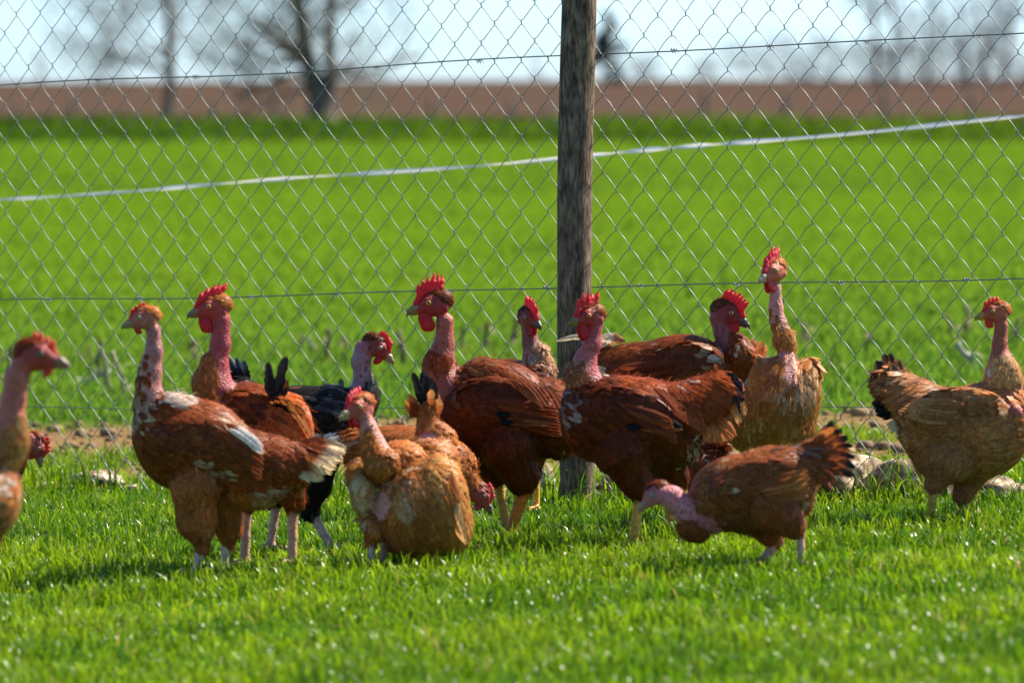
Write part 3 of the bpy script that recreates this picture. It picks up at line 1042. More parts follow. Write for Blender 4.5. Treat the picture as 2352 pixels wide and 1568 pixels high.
# ---- colours
def pal(*c): return [lin(x) for x in c]
AUB = pal((142, 70, 32), (124, 58, 26), (160, 86, 42), (112, 50, 24))
DARK = pal((120, 54, 26), (100, 44, 22), (138, 66, 32), (84, 38, 22))
GOLD = pal((188, 114, 56), (170, 97, 46), (204, 138, 80), (156, 86, 40))
TAN = pal((186, 120, 72), (170, 105, 60), (200, 140, 92), (154, 92, 54))
BLACK = pal((30, 27, 28), (22, 20, 22), (46, 42, 44), (36, 30, 30))
CREAM = lin((228, 202, 162)); WHITE = lin((238, 230, 214)); BLK = lin((24, 22, 24)); GREY = lin((120, 116, 116))
PINK = lin((212, 146, 130)); PINKRED = lin((186, 92, 92)); RED = lin((176, 44, 46)); COMB = lin((214, 32, 40)); NECKR = lin((168, 66, 74))
LEGY = lin((222, 172, 66)); LEGP = lin((222, 196, 176)); LEGO = lin((216, 126, 30)); LEGK = lin((206, 160, 140)); YEL = lin((206, 172, 50))
HORN = lin((176, 148, 104)); HORNY = lin((196, 164, 96)); HORND = lin((96, 84, 74))
ORANGE = lin((196, 110, 44))

def set_normals(me, Nv):
    me.normals_split_custom_set_from_vertices(nrm(Nv).astype(np.float32).tolist())

class Bird:
    def __init__(s, Y, x0, wref=0.0, seed=1):
        s.Y, s.s = Y, Y / 12633.0
        s.rng = np.random.default_rng(seed)
        g = atU(x0, 1200, Y); gz = float(ground_z(g[0], Y))
        s.base = np.array([g[0], Y, gz])
        s.pr = []; s.patch = []; s.bald = []; s.tails = []; s.flights = []; s.heads = None; s.fluff = 1.0; s.pale = 0.62; s.flow = {}; s.pal = {}; s.und = {}
    def P(s, x, y, w=0.0):
        return atU(x, y, s.Y + w * s.s) - s.base
    def sketch(s, Q):
        wx = (Q[:, 0] + s.base[0]) / (s.Y + Q[:, 1]) * FPX / US + 512 / US
        wz = (HC - (Q[:, 2] + s.base[2])) / (s.Y + Q[:, 1])
        return wx, (341 + FPX * np.tan(np.arctan(wz) - TH)) / US
    def yground(s, x, w):
        Yd = s.Y + w * s.s
        lo, hi = 800.0, 1800.0
        for _ in range(40):
            m = (lo + hi) / 2; p = atU(x, m, Yd)
            if p[2] > float(ground_z(p[0], Yd)): lo = m
            else: hi = m
        return lo
    def V3(s, d): return nrm(np.array([d[0], d[2], d[1]], float))      # (right, up, away) -> world
    def E(s, x, y, w, a, b, c, rot=0, yaw=0, tag='body', col=None):
        r, q = math.radians(rot), math.radians(yaw)
        e1 = (math.cos(r) * math.cos(q), math.sin(q), math.sin(r) * math.cos(q))
        e2 = (-math.sin(r), 0, math.cos(r)); e3 = np.cross(e2, e1)
        sh = {'body': 7, 'wing': 6, 'thigh': 9, 'rump': 7, 'neckf': 4}.get(tag, 0)      # room for the coat of feathers
        s.pr.append(Ell(s.P(x, y, w), [e1, e2, e3], np.array([a - sh, b - sh, max(c - sh, 10)]) * s.s, tag, col if col is not None else s.und[tag]))
    def C(s, pts, tag='body', col=None):
        c = col if col is not None else s.und[tag]
        sh = {'body': 7, 'wing': 6, 'thigh': 8, 'rump': 7, 'neckf': 4}.get(tag, 0)
        pts = [(x, y, w, max(r - sh, min(r, 8))) for (x, y, w, r) in pts]
        for (x, y, w, r), (x2, y2, w2, r2) in zip(pts[:-1], pts[1:]):
            s.pr.append(Cap(s.P(x, y, w), r * s.s, s.P(x2, y2, w2), r2 * s.s, tag, c))
    def leg(s, x, y, w, xf, wf, r, col, face):
        """bare shank from the hock (x, y, w) down to a foot at (xf, ground)"""
        yg = s.yground(xf, wf)
        s.C([(x, y, w, r), ((x + xf) / 2, (y + yg) / 2 - 2, (w + wf) / 2, r * 0.74), (xf, yg - 8, wf, r * 0.82)], 'leg', col)
        for a, ln in ((-32, 46), (0, 56), (30, 46), (180, 24)):
            q = math.radians(a) + math.radians(face)
            dx, dw = math.cos(q), math.sin(q)
            s.C([(xf, yg - 7, wf, r * 0.5), (xf + dx * ln * .55, yg - 8 - 0, wf + dw * ln * .55, r * 0.4), (xf + dx * ln, yg - 3, wf + dw * ln, r * 0.22)], 'leg', col)
    def head(s, x, y, w, f, h, face, cap, beak, combh=1.0, wat=1.0, up=(0, 1, 0), comb_tilt=0.0, spikes=5, eyecol=(196, 128, 40), tuft=1.0, combcol=None):
        h = h * 1.1
        F = s.V3(f); Uh = np.array([up[0], up[2], up[1]], float)
        S = nrm(np.cross(F, Uh)); U = np.cross(S, F)
        k = h * s.s; c0 = s.P(x, y, w)
        L = lambda a, b, c=0.0: c0 + (F * a + U * b + S * c) * k
        ax = np.array([F, U, S])
        def e(a, b, c, ra, rb, rc, tag, col): s.pr.append(Ell(L(a, b, c), ax, np.array([ra, rb, rc]) * k, tag, col))
        e(-4, 1, 0, 33, 25, 20, 'face', face)
        e(18, -3, 0, 21, 17, 13, 'face', face)
        e(-13, 5.5, 0, 26.5, 22.5, 18.5, 'cap', cap)
        e(-1, 12, 0, 22, 14, 14.5, 'cap', cap)
        for q in (-1, 1):
            e(-4, -10, 8 * q, 17, 13, 11, 'face', face)
            e(-19, -9, 15 * q, 8, 9, 6, 'face', face * 1.1)
            e(10, 7, 12 * q, 11, 9, 7.5, 'face', face)
            e(10, 13, 12 * q, 12, 3.6, 6, 'face', face * 0.9)
        s.heads = dict(L=L, F=F, U=U, S=S, k=k, beak=beak, combh=combh, wat=wat, tilt=comb_tilt, spikes=spikes, eye=lin(eyecol), tuft=tuft,
                       combcol=COMB if combcol is None else combcol, face=face)
    def parts_of_head(s, root):
        H = s.heads; L, k, F, U, S = H['L'], H['k'], H['F'], H['U'], H['S']
        def sdf(name, prims, mat, h, kk, tint=None):
            V, Fq = blend(prims, h, kk)
            C, _ = prim_colour(prims, V, 0.002)
            return obj(name, make_mesh(name, V, Fq, C), mat, root)
        def cap(a, ra, b, rb, col, flat=None): return Cap(L(*a), ra * k, L(*b), rb * k, 'x', col)
        b = H['beak'] * np.array([.74, .70, .64]); dk = b * 0.5
        sdf('beak', [cap((28, -1, 0), 9.5, (40, -1.5, 0), 7.2, b), cap((40, -1.5, 0), 7.2, (51, -6, 0), 4.6, b), cap((51, -6, 0), 4.6, (57, -14, 0), 1.2, dk),
                     cap((30, -9, 0), 6.6, (47, -12, 0), 2.4, b * 0.85)], M['beak'], 0.0011, 0.002)
        # comb
        cc = H['combcol']; ch = H['combh']; t = H['tilt']; n = H['spikes']
        cr = min(1.0, 0.22 + 1.1 * ch); lw = -4.0 * (1 - cr)
        pr = [cap((33, 8 + lw, 0), 7 * cr, (24, 20 + lw, 0), 6.5 * cr, cc)]
        base = [(24, 20), (12, 26), (0, 29), (-12, 31), (-20, 33)]
        bl = base if ch > 0.55 else base[:4]
        for p, q in zip(bl[:-1], bl[1:]):
            pr.append(cap((p[0], p[1] + lw, 0), 5.5 * cr, (q[0], q[1] + lw, 0), 5.5 * cr, cc))
        for i in range(n):
            u = i / max(n - 1, 1)
            xb = 24 - u * (44 if ch > 0.55 else 30); yb = 22 + 9 * u
            ht = ch * (14 + 23 * math.sin(math.pi * (0.18 + 0.62 * u))) * s.rng.uniform(0.78, 1.12)
            an = math.radians(96 + 22 * u - t)
            tip = (xb + ht * math.cos(an), yb + ht * math.sin(an))
            m = ((xb * .5 + tip[0] * .5), (yb * .5 + tip[1] * .5))
            ws = s.rng.normal(0, 2.0)
            pr.append(cap((xb, yb + lw, 0), 6.2 * cr, (*m, ws * .4), 5.0 * cr, cc)); pr.append(cap((*m, ws * .4), 5.0 * cr, (*tip, ws), 1.6, cc * 1.15))
        if ch > 0.16: sdf('comb', pr, M['comb'], 0.0011, 0.0028)
        # wattles
        wt = H['wat']
        for q in (-1, 1) if wt > 0.15 else ():
            pr = [Ell(L(20, -20 - 5 * wt, 6 * q), np.array([F, U, S]), np.array([4 + 11 * wt, 4 + 15 * wt, 2.6 + 1.8 * wt]) * k, 'x', cc * 0.92),
                  Ell(L(17 + 2 * q, -24 - 16 * wt, 7 * q), np.array([F, U, S]), np.array([12 * wt + 1, 13 * wt + 1, 4.6]) * k, 'x', cc)]
            sdf('wattle', pr, M['comb'], 0.0011, 0.004)
        # eyes: ball with iris and pupil
        for q in (-1, 1):
            c = L(10.5, 6.5, 16.6 * q); ax = nrm(S * q + F * 0.18 + U * 0.05)
            V = []; nu, nv = 16, 12
            for i in range(nv + 1):
                ph = math.pi * i / nv
                for j in range(nu):
                    th = 2 * math.pi * j / nu
                    V.append((math.sin(ph) * math.cos(th), math.sin(ph) * math.sin(th), math.cos(ph)))
            V = np.array(V); T1 = nrm(np.cross(ax, U)); T2 = np.cross(ax, T1)
            ang = np.degrees(np.arccos(np.clip(V[:, 2], -1, 1)))
            C = np.where((ang < 27)[:, None], np.array([0.004, 0.004, 0.004]), np.where((ang < 58)[:, None], H['eye'] * 1.25, H['face'] * 0.22))
            W = c + (V[:, :1] * T1 + V[:, 1:2] * T2 + V[:, 2:] * ax) * (6.4 * k)
            i = np.arange(nv)[:, None] * nu; j = np.arange(nu)[None]; j2 = (j + 1) % nu
            Fq = np.stack([i + j, i + nu + j, i + nu + j2, i + j2], -1).reshape(-1, 4)
            obj('eye', make_mesh('eye', W, Fq, C), M['eye'], root)

    def fan(s, base, a0, a1, n, l0, l1, w, bend, c1, c2, yaw=0, dyaw=6, tip=0.62):
        """tail feathers from base (x, y, w), angles a0..a1 in degrees, lengths l0..l1"""
        for i in range(n):
            u = i / max(n - 1, 1)
            s.tails.append((base, a0 + (a1 - a0) * u + s.rng.normal(0, 1.5), l0 + (l1 - l0) * u, w * s.rng.uniform(.85, 1.15), bend, c1, c2, yaw + s.rng.normal(0, dyaw) + (6 if i % 2 else -6), tip))
    def long_feather(s, p0, d, nrmv, L, W, bend, c1, c2, tip, jag):
        """one quilled feather with a shaft ridge, cupped vane and a ragged edge"""
        n, K = 12, 7
        d = nrm(d); side = nrm(np.cross(d, nrmv)); up = np.cross(side, d)
        ax = np.linspace(-1, 1, K); V, C = [], []
        p = np.array(p0, float); b = math.radians(bend)
        for i in range(n + 1):
            t = i / n
            a = b * t * t
            c = p0 + (d * math.cos(a * .6) + np.array([0, 0, 1.0]) * math.sin(a * .6)) * (L * t)
            wt = W * 0.5 * min(1.0, 0.22 + 2.6 * t) * (max(0.02, 1 - ((t - 0.45) / 0.56) ** 2) ** 0.6 if t > 0.45 else 1.0)
            for q in ax:
                r = 1 - jag * s.rng.random() * abs(q) ** 3
                cup = -0.16 * W * abs(q) ** 1.6 + 0.02 * W * (1 - abs(q))
                sw = 0.20 * W * abs(q)                                    # barbs sweep towards the tip
                V.append(c + side * (q * wt * r) + up * cup * (wt / (W * .5 + 1e-9)) + d * (sw * t))
                mix = min(max((t - tip) / 0.16 + s.rng.normal(0, .12), 0), 1)
                C.append((c1 * (1 - mix) + c2 * mix) * s.rng.uniform(0.82, 1.16) * (0.75 if abs(q) < 0.1 else 1.0))
        i = np.arange(n)[:, None] * K; j = np.arange(K - 1)[None]
        F = np.stack([i + j, i + j + 1, i + K + j + 1, i + K + j], -1).reshape(-1, 4)
        return np.array(V), F, np.array(C)

    def feathers(s, root, pts, nor, tagi, tags, flow, size, dens_keep, name, colour_fn, extra=None):
        pass

    def build(s, label, group='naked-neck chickens in the run', name='chicken'):
        rng = s.rng
        root = empty(name, s.base); tag(root, label, 'chicken', group)
        V, F = blend(s.pr, 0.0032, 0.014)
        Cc, ti = prim_colour(s.pr, V)
        tags = np.array([p.tag for p in s.pr])[ti]
        sx, sy = s.sketch(V)
        mo = vnoise(V[:, 0] * 210 + V[:, 1] * 90, V[:, 2] * 260, 31); m2 = vnoise(V[:, 0] * 70 + V[:, 1] * 60, V[:, 2] * 60, 32)
        sk = np.isin(tags, ('skin', 'face', 'bare'))
        Cc = np.where(sk[:, None], Cc * (0.82 + 0.22 * mo)[:, None] * np.stack([1 + 0 * m2, 0.80 + 0.30 * m2, 0.76 + 0.30 * m2], -1), Cc)
        lg = (tags == 'leg') & (V[:, 2] < 0.055)
        dirt = np.clip((0.055 - V[:, 2]) / 0.05, 0, 1)[:, None] * 0.4 * (0.4 + 0.6 * mo)[:, None]
        Cc = np.where(lg[:, None], Cc * (1 - dirt) + lin((92, 74, 48)) * dirt, Cc)
        lr = (tags == 'leg'); Cc[lr] *= (0.93 + 0.1 * (np.sin(V[lr, 2] * 1500) > 0.2))[:, None]
        for (x, y, rx, ry, col, wmax) in s.bald:
            q = ((sx - x) / rx) ** 2 + ((sy - y) / ry) ** 2 + 0.7 * (vnoise(sx / 14, sy / 14, 5) - 0.5) + rng.uniform(-.35, .35, len(sx))
            m = (q < 1) & (V[:, 1] < wmax * s.s) & np.isin(tags, ('body', 'wing', 'thigh', 'rump', 'neckf', 'sparse', 'skin'))
            tags[m] = 'bare'; Cc[m] = col
        obj('body', make_mesh('body', V, F, Cc), M['skin'], root)
        if s.heads: s.parts_of_head(root)
        # ---- plumage
        tri = np.concatenate([F[:, [0, 1, 2]], F[:, [0, 2, 3]]])
        A, B, C3 = V[tri[:, 0]], V[tri[:, 1]], V[tri[:, 2]]
        nn = np.cross(B - A, C3 - A); ar = 0.5 * np.linalg.norm(nn, axis=1)
        fn = nrm(nn)
        # smooth normals at vertices
        vn = np.zeros_like(V)
        for q in range(3): np.add.at(vn, tri[:, q], nn)
        vn = nrm(vn)
        ttag = tags[tri[:, 0]]
        toU = 1.0 / s.s
        # size table: length, width (sketch units), feathers per square unit
        TAB = {'body': (31, 18, 1 / 46.), 'wing': (38, 21, 1 / 66.), 'thigh': (24, 15, 1 / 38.), 'neckf': (20, 12, 1 / 28.), 'cap': (12, 5, 1 / 8.), 'sparse': (20, 12, 1 / 130.), 'rump': (46, 15, 1 / 55.), 'skin': (8, 2.4, 1 / 520.), 'bare': (11, 3.4, 1 / 500.)}
        coll = {'plumage': Parts(), 'wing': Parts(), 'crest': Parts()}; norms = {'plumage': [], 'wing': [], 'crest': []}
        tt = np.array([0, 0.38, 0.80, 1.0]); wsh = np.array([0.6, 1.0, 0.82, 0.14])
        for tg, (FLn, FW, dn) in TAB.items():
            sel = np.where(ttag == tg)[0]
            if not len(sel): continue
            area = ar[sel].sum() * toU * toU
            m = int(area * dn)
            if m < 1: continue
            if tg == 'cap': m = int(m * s.heads['tuft']); FLn *= s.heads['k'] / s.s
            pick = rng.choice(sel, m, p=ar[sel] / ar[sel].sum())
            r1, r2 = rng.random(m), rng.random(m); sw = r1 + r2 > 1; r1[sw], r2[sw] = 1 - r1[sw], 1 - r2[sw]
            a, b, c = tri[pick, 0], tri[pick, 1], tri[pick, 2]
            w0 = 1 - r1 - r2
            Pp = V[a] * w0[:, None] + V[b] * r1[:, None] + V[c] * r2[:, None]
            Nn = nrm(vn[a] * w0[:, None] + vn[b] * r1[:, None] + vn[c] * r2[:, None])
            fl = s.flow.get(tg)
            if tg == 'cap': fl3 = -s.heads['F'] * 1.0 - s.heads['U'] * 0.35
            else: fl3 = s.V3(fl)
            d = np.repeat(fl3[None], m, 0) + rng.normal(0, 0.12, (m, 3))
            d = nrm(d - Nn * (d * Nn).sum(1)[:, None])
            sd = np.cross(d, Nn)
            Ls = FLn * s.s * rng.uniform(0.7, 1.25, m); Ws = FW * s.s * rng.uniform(0.75, 1.2, m)
            tilt = s.fluff * rng.uniform(0.02, 0.12, m) + (0.08 if tg in ('thigh', 'neckf') else 0)
            cur = Ls * Ls / (2 * (0.020 if tg == 'cap' else 0.055))
            # colours
            pl = np.array(s.pal.get(tg, s.pal['body']))
            base = (0.5 * pl.mean(0) + 0.5 * pl[rng.integers(len(pl), size=m)]) * rng.uniform(0.9, 1.1, m)[:, None]
            cl = vnoise(Pp[:, 0] * 28 + s.base[0] * 9, Pp[:, 2] * 28 + Pp[:, 1] * 17, 3)
            base = base * (0.72 + 0.56 * cl)[:, None]
            wx, wy = s.sketch(Pp)                # for coloured patches of the coat
            tipc = base * rng.uniform(1.0, 1.2, m)[:, None]
            for (x, y, rx, ry, col, pb) in s.patch:
                inn = (((wx - x) / rx) ** 2 + ((wy - y) / ry) ** 2 < rng.uniform(0.45, 1.15, m)) & (rng.random(m) < pb * (s.pale if col[2] > 0.3 else 1.0)) & (Pp[:, 1] < 0.075)
                f = rng.uniform(0.85, 1.1, (m, 1)); mx = rng.uniform(0.2, 0.85, (m, 1)) * inn[:, None]
                base = base * (1 - mx) + col * f * mx; tipc = tipc * (1 - mx) + col * f * 1.05 * mx
            cup = 0.12 * Ws
            Nf = np.empty((m, 4, 3, 3))
            Vf = np.empty((m, 4, 3, 3)); Cf = np.empty((m, 4, 3, 3))
            off = rng.uniform(0.0004, 0.0022, m)
            for i in range(4):
                t = tt[i]
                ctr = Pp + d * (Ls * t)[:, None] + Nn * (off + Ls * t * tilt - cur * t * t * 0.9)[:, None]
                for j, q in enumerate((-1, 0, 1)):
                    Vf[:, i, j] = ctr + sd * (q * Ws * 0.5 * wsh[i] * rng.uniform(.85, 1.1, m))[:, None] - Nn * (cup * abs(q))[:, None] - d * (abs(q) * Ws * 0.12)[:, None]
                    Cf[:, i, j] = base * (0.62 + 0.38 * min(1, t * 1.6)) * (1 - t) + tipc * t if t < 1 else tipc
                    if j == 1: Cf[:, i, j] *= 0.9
                    Nf[:, i, j] = Nn + s.fluff * (sd * (q * 0.30) + d * (0.25 * t - 0.05))
            q = []
            for i in range(3):
                for j in range(2): q.append((i * 3 + j, i * 3 + j + 1, i * 3 + 4 + j, i * 3 + 3 + j))
            Q = (np.arange(m) * 12)[:, None, None] + np.array(q)[None]
            dest = 'wing' if tg == 'wing' else ('crest' if tg == 'cap' else 'plumage')
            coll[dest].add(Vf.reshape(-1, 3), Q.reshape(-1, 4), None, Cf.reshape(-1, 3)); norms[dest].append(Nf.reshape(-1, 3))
            # loose down between the feathers
            nf = int(m * {'thigh': 2.3, 'body': 0.8, 'rump': 0.8, 'neckf': 2.0, 'cap': 0.35, 'wing': 0.15, 'sparse': 2.0, 'skin': 0.6, 'bare': 0.8}[tg])
            if nf:
                k = rng.integers(m, size=nf)
                dd = nrm(d[k] + rng.normal(0, 0.3, (nf, 3)) + Nn[k] * rng.uniform(0.1, 0.5, nf)[:, None])
                ll = (FLn * s.s * rng.uniform(0.3, 0.62, nf))[:, None]; ww = 0.00055
                pj = Pp[k] + rng.normal(0, 0.003, (nf, 3)); sdv = nrm(np.cross(dd, Nn[k]))
                bend = np.array([0, 0, -1.0]) * ll * 0.18
                Vs = np.stack([pj - sdv * ww, pj + sdv * ww, pj + dd * ll * 0.55 + sdv * ww * .7, pj + dd * ll * 0.55 - sdv * ww * .7, pj + dd * ll + bend], 1)
                cs = tipc[k] * rng.uniform(0.85, 1.25, nf)[:, None]
                bs = (np.arange(nf) * 5)[:, None]
                coll[dest].add(Vs.reshape(-1, 3), bs + np.array([0, 1, 2, 3]), bs + np.array([3, 2, 4]), np.repeat(cs, 5, 0)); norms[dest].append(np.repeat(Nn[k] + dd * 0.3, 5, 0))
        for q in coll:
            if coll[q].n:
                coll[q] = coll[q].mesh(q); set_normals(coll[q], np.concatenate(norms[q]))
            else: coll[q] = None
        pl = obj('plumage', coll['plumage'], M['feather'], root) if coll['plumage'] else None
        if pl: pl['kind'] = 'stuff'
        if coll['crest']: obj('crest', coll['crest'], M['feather'], root)['kind'] = 'stuff'
        wing = None
        if coll['wing']:
            wing = obj('wing', coll['wing'], M['feather'], root); wing['kind'] = 'stuff'
        # ---- flight feathers laid on the visible flank
        wU, hU = s.sketch(V)
        def front(x, y):
            m = (np.abs(wU - x) < 9) & (np.abs(hU - y) < 9)
            return V[m, 1].min() / s.s if m.any() else None
        for (x, y, ang, L, W, bend, c1, c2, tip) in s.flights:
            a = math.radians(ang)
            w0 = front(x, y); x2, y2 = x + math.cos(a) * L * .8, y - math.sin(a) * L * .8
            w1 = front(x2, y2)
            if w0 is None: continue
            if w1 is None: w1 = w0 + 4
            w0 -= 5 + rng.uniform(0, 5); w1 -= 9 + rng.uniform(0, 4)
            p0, p1 = s.P(x, y, w0), s.P(x2, y2, w1)
            Vv, Ff, Cv = s.long_feather(p0, p1 - p0, np.array([0, -1.0, 0.25]), L * s.s, W * s.s, bend, c1, c2, tip, 0.12)
            obj('flight_feather', make_mesh('flight_feather', Vv, Ff, Cv), M['feather'], wing or root)
        for (bs, ang, L, W, bend, c1, c2, yaw, tip) in s.tails:
            a, q = math.radians(ang), math.radians(yaw)
            d = np.array([math.cos(a) * math.cos(q), math.sin(q), math.sin(a) * math.cos(q)])
            nv = np.array([0.0, -1.0, 0.15]) + np.cross(d, [0, 1, 0]) * rng.normal(0, .25)
            Vv, Ff, Cv = s.long_feather(s.P(*bs) , d, nv, L * s.s, W * 1.25 * s.s, bend, c1, c2, tip, 0.34)
            obj('tail_feather', make_mesh('tail_feather', Vv, Ff, Cv), M['feather'], root)
        return root

def coat(b, pal_, neck=None, wing=None, thigh=None, cap=None, rump=None, flow=(1, -.1, 0), gain=1.02):
    b.pal = {'body': pal_, 'wing': wing or pal_, 'thigh': thigh or pal_, 'neckf': neck or pal_, 'cap': cap or pal_, 'sparse': neck or pal_, 'rump': rump or pal_}
    b.pal = {t: [np.minimum(q * gain * np.array([1.0, 0.97, 0.84]), 0.8) for q in v] for t, v in b.pal.items()}
    for t in b.pal: b.und[t] = np.mean(b.pal[t], 0) * 0.6
    b.und['skin'] = PINK; b.und['leg'] = LEGP; b.und['face'] = RED; b.und['bare'] = PINK; b.und['sparse'] = PINK * .8
    f = np.array(flow, float)
    b.pal['skin'] = b.pal['bare'] = [q * .8 for q in b.pal['neckf']]
    b.flow = {'skin': (0, -1, 0), 'bare': (0.1, -1, 0), 'body': f, 'wing': f, 'thigh': f * .35 + np.array([0, -1, 0]), 'neckf': np.array([0.1 * f[0], -1, 0]), 'sparse': (0, -1, 0), 'rump': f + np.array([0, -.35, 0])}

def bird_B():   # brown hen, white in wing and tail, small comb, facing left
    b = Bird(8.54, 470, seed=11); b.pale = 1.15; coat(b, AUB, cap=GOLD, flow=(1, -.32, 0), gain=1.2, thigh=pal((168, 96, 48), (150, 80, 38), (184, 116, 66)))
    b.E(442, 1022, 0, 134, 114, 86); b.E(405, 940, 0, 66, 44, 58, -16); b.E(556, 1104, 2, 96, 62, 64, -22, tag='thigh'); b.E(560, 1068, 4, 128, 92, 76, -14)
    b.C([(640, 1058, 4, 62), (712, 1048, 2, 34)], 'rump')
    b.E(360, 985, 0, 62, 78, 64)
    b.E(480, 1020, -66, 128, 62, 24, -14, tag='wing'); b.E(480, 1020, 70, 128, 62, 24, -14, tag='wing')
    b.C([(446, 1120, -40, 60), (452, 1192, -42, 48), (463, 1244, -42, 26)], 'thigh')
    b.C([(512, 1140, 36, 56), (524, 1206, 36, 34), (524, 1236, 36, 23)], 'thigh')
    b.leg(463, 1244, -42, 452, -44, 14, LEGP, 180); b.leg(523, 1228, 36, 512, 34, 13, LEGP, 185)
    b.C([(352, 758, 0, 17), (354, 806, 0, 19), (349, 856, 0, 21), (345, 905, 0, 27), (350, 945, 0, 40)], 'skin', lin((176, 112, 108)))
    b.C([(338, 822, -8, 13), (334, 870, -10, 19), (333, 925, -8, 26)], 'sparse')
    b.head(330, 732, 0, (-.96, -.2, -.14), .88, PINKRED * .55 + lin((190, 120, 90)) * .45, lin((178, 104, 50)), HORN, combh=.34, wat=.28, spikes=4, eyecol=(150, 140, 100))
    b.patch = [(405, 912, 46, 22, WHITE, .85), (530, 966, 62, 16, CREAM, .5), (330, 920, 26, 40, CREAM, .5), (455, 1062, 34, 14, CREAM, .45), (505, 1085, 34, 18, CREAM, .4), (620, 1140, 46, 26, CREAM, .55), (310, 960, 20, 30, CREAM, .4), (395, 1010, 120, 60, DARK[1], .3), (470, 1215, 22, 20, CREAM, .3)]
    for i in range(6): b.flights.append((500 + 5 * i, 985 + 9 * i, -26 - 3 * i, 116 - 4 * i, 25, -4, AUB[i % 2] * .9, AUB[0], .7))
    b.flights += [(520, 972, -30, 92, 26, -6, AUB[0], WHITE, .22), (528, 984, -33, 88, 24, -6, WHITE, WHITE, .2)]
    b.fan((668, 1026, -4), 4, -30, 12, 124, 92, 34, -10, AUB[0] * 1.3, CREAM, 0, 12, .62)
    b.fan((664, 1046, -16), -8, -46, 7, 104, 66, 30, -14, AUB[2] * 1.2, CREAM, -10, 10, .6)
    b.build('brown hen with white wing patch, cream-tipped tail and stubby comb standing side-on on pale legs')

def bird_C():   # red-faced cockerel, black upright tail feather, turned so its rump is near
    b = Bird(8.74, 600, seed=12); coat(b, AUB, neck=GOLD, cap=GOLD, rump=pal((190, 96, 40), (170, 84, 36), (206, 116, 56)), flow=(.85, -.5, -.3))
    b.E(560, 975, 10, 112, 104, 84); b.E(640, 1000, -30, 84, 108, 88, 0, tag='rump')
    b.E(668, 1060, -36, 56, 66, 62, tag='thigh')
    b.E(575, 950, -74, 78, 56, 20, -20, tag='wing')
    b.C([(665, 1090, -48, 46), (672, 1140, -48, 30), (672, 1172, -48, 18)], 'thigh'); b.C([(575, 1080, 24, 48), (567, 1140, 24, 30), (566, 1172, 24, 18)], 'thigh')
    b.leg(672, 1168, -48, 672, -50, 14, LEGK * .8 + LEGO * .2, 200); b.leg(566, 1168, 24, 562, 22, 14, LEGK * .8 + LEGO * .1, 190)
    b.C([(508, 735, 0, 22), (506, 790, 0, 22), (498, 842, 0, 25), (500, 890, 0, 40)], 'skin', NECKR)
    b.C([(486, 832, -4, 26), (480, 876, -6, 37), (484, 925, -6, 44)], 'neckf')
    b.head(489, 708, 0, (-.97, -.12, -.2), 1.0, RED * .85 + lin((160, 90, 60)) * .15, lin((168, 92, 40)), HORND * .5 + HORN * .5, combh=.80, wat=.85, comb_tilt=-14, eyecol=(190, 120, 60))
    b.patch = [(590, 890, 90, 26, lin((160, 70, 36)), .5), (560, 960, 80, 60, DARK[3], .4), (690, 1090, 36, 50, lin((188, 150, 104)), .5)]
    b.tails += [((630, 925, -78), 78, 126, 24, -14, BLK, BLK * 1.8, 0, .5), ((626, 925, -80), 97, 84, 24, 8, BLK, BLK * 1.5, 0, .5), ((636, 930, -76), 70, 66, 22, -8, BLK, lin((110, 70, 36)), 0, .6)]
    b.fan((640, 950, -84), 100, 20, 6, 52, 70, 26, -40, BLK, lin((150, 90, 40)), -22, 8, .5)
    for i in range(9): b.flights.append((640 + 7 * i, 905 + 5 * i, -48 - 3 * i, 74, 17, -8, lin((186, 96, 42)), lin((216, 140, 80)), .55))
    b.fan((644, 945, -92), -60, -100, 6, 62, 56, 24, -10, GOLD[0], GOLD[2], 0, 8, .6)
    b.build('auburn cockerel with serrated red comb, one upright black tail feather and golden rump')

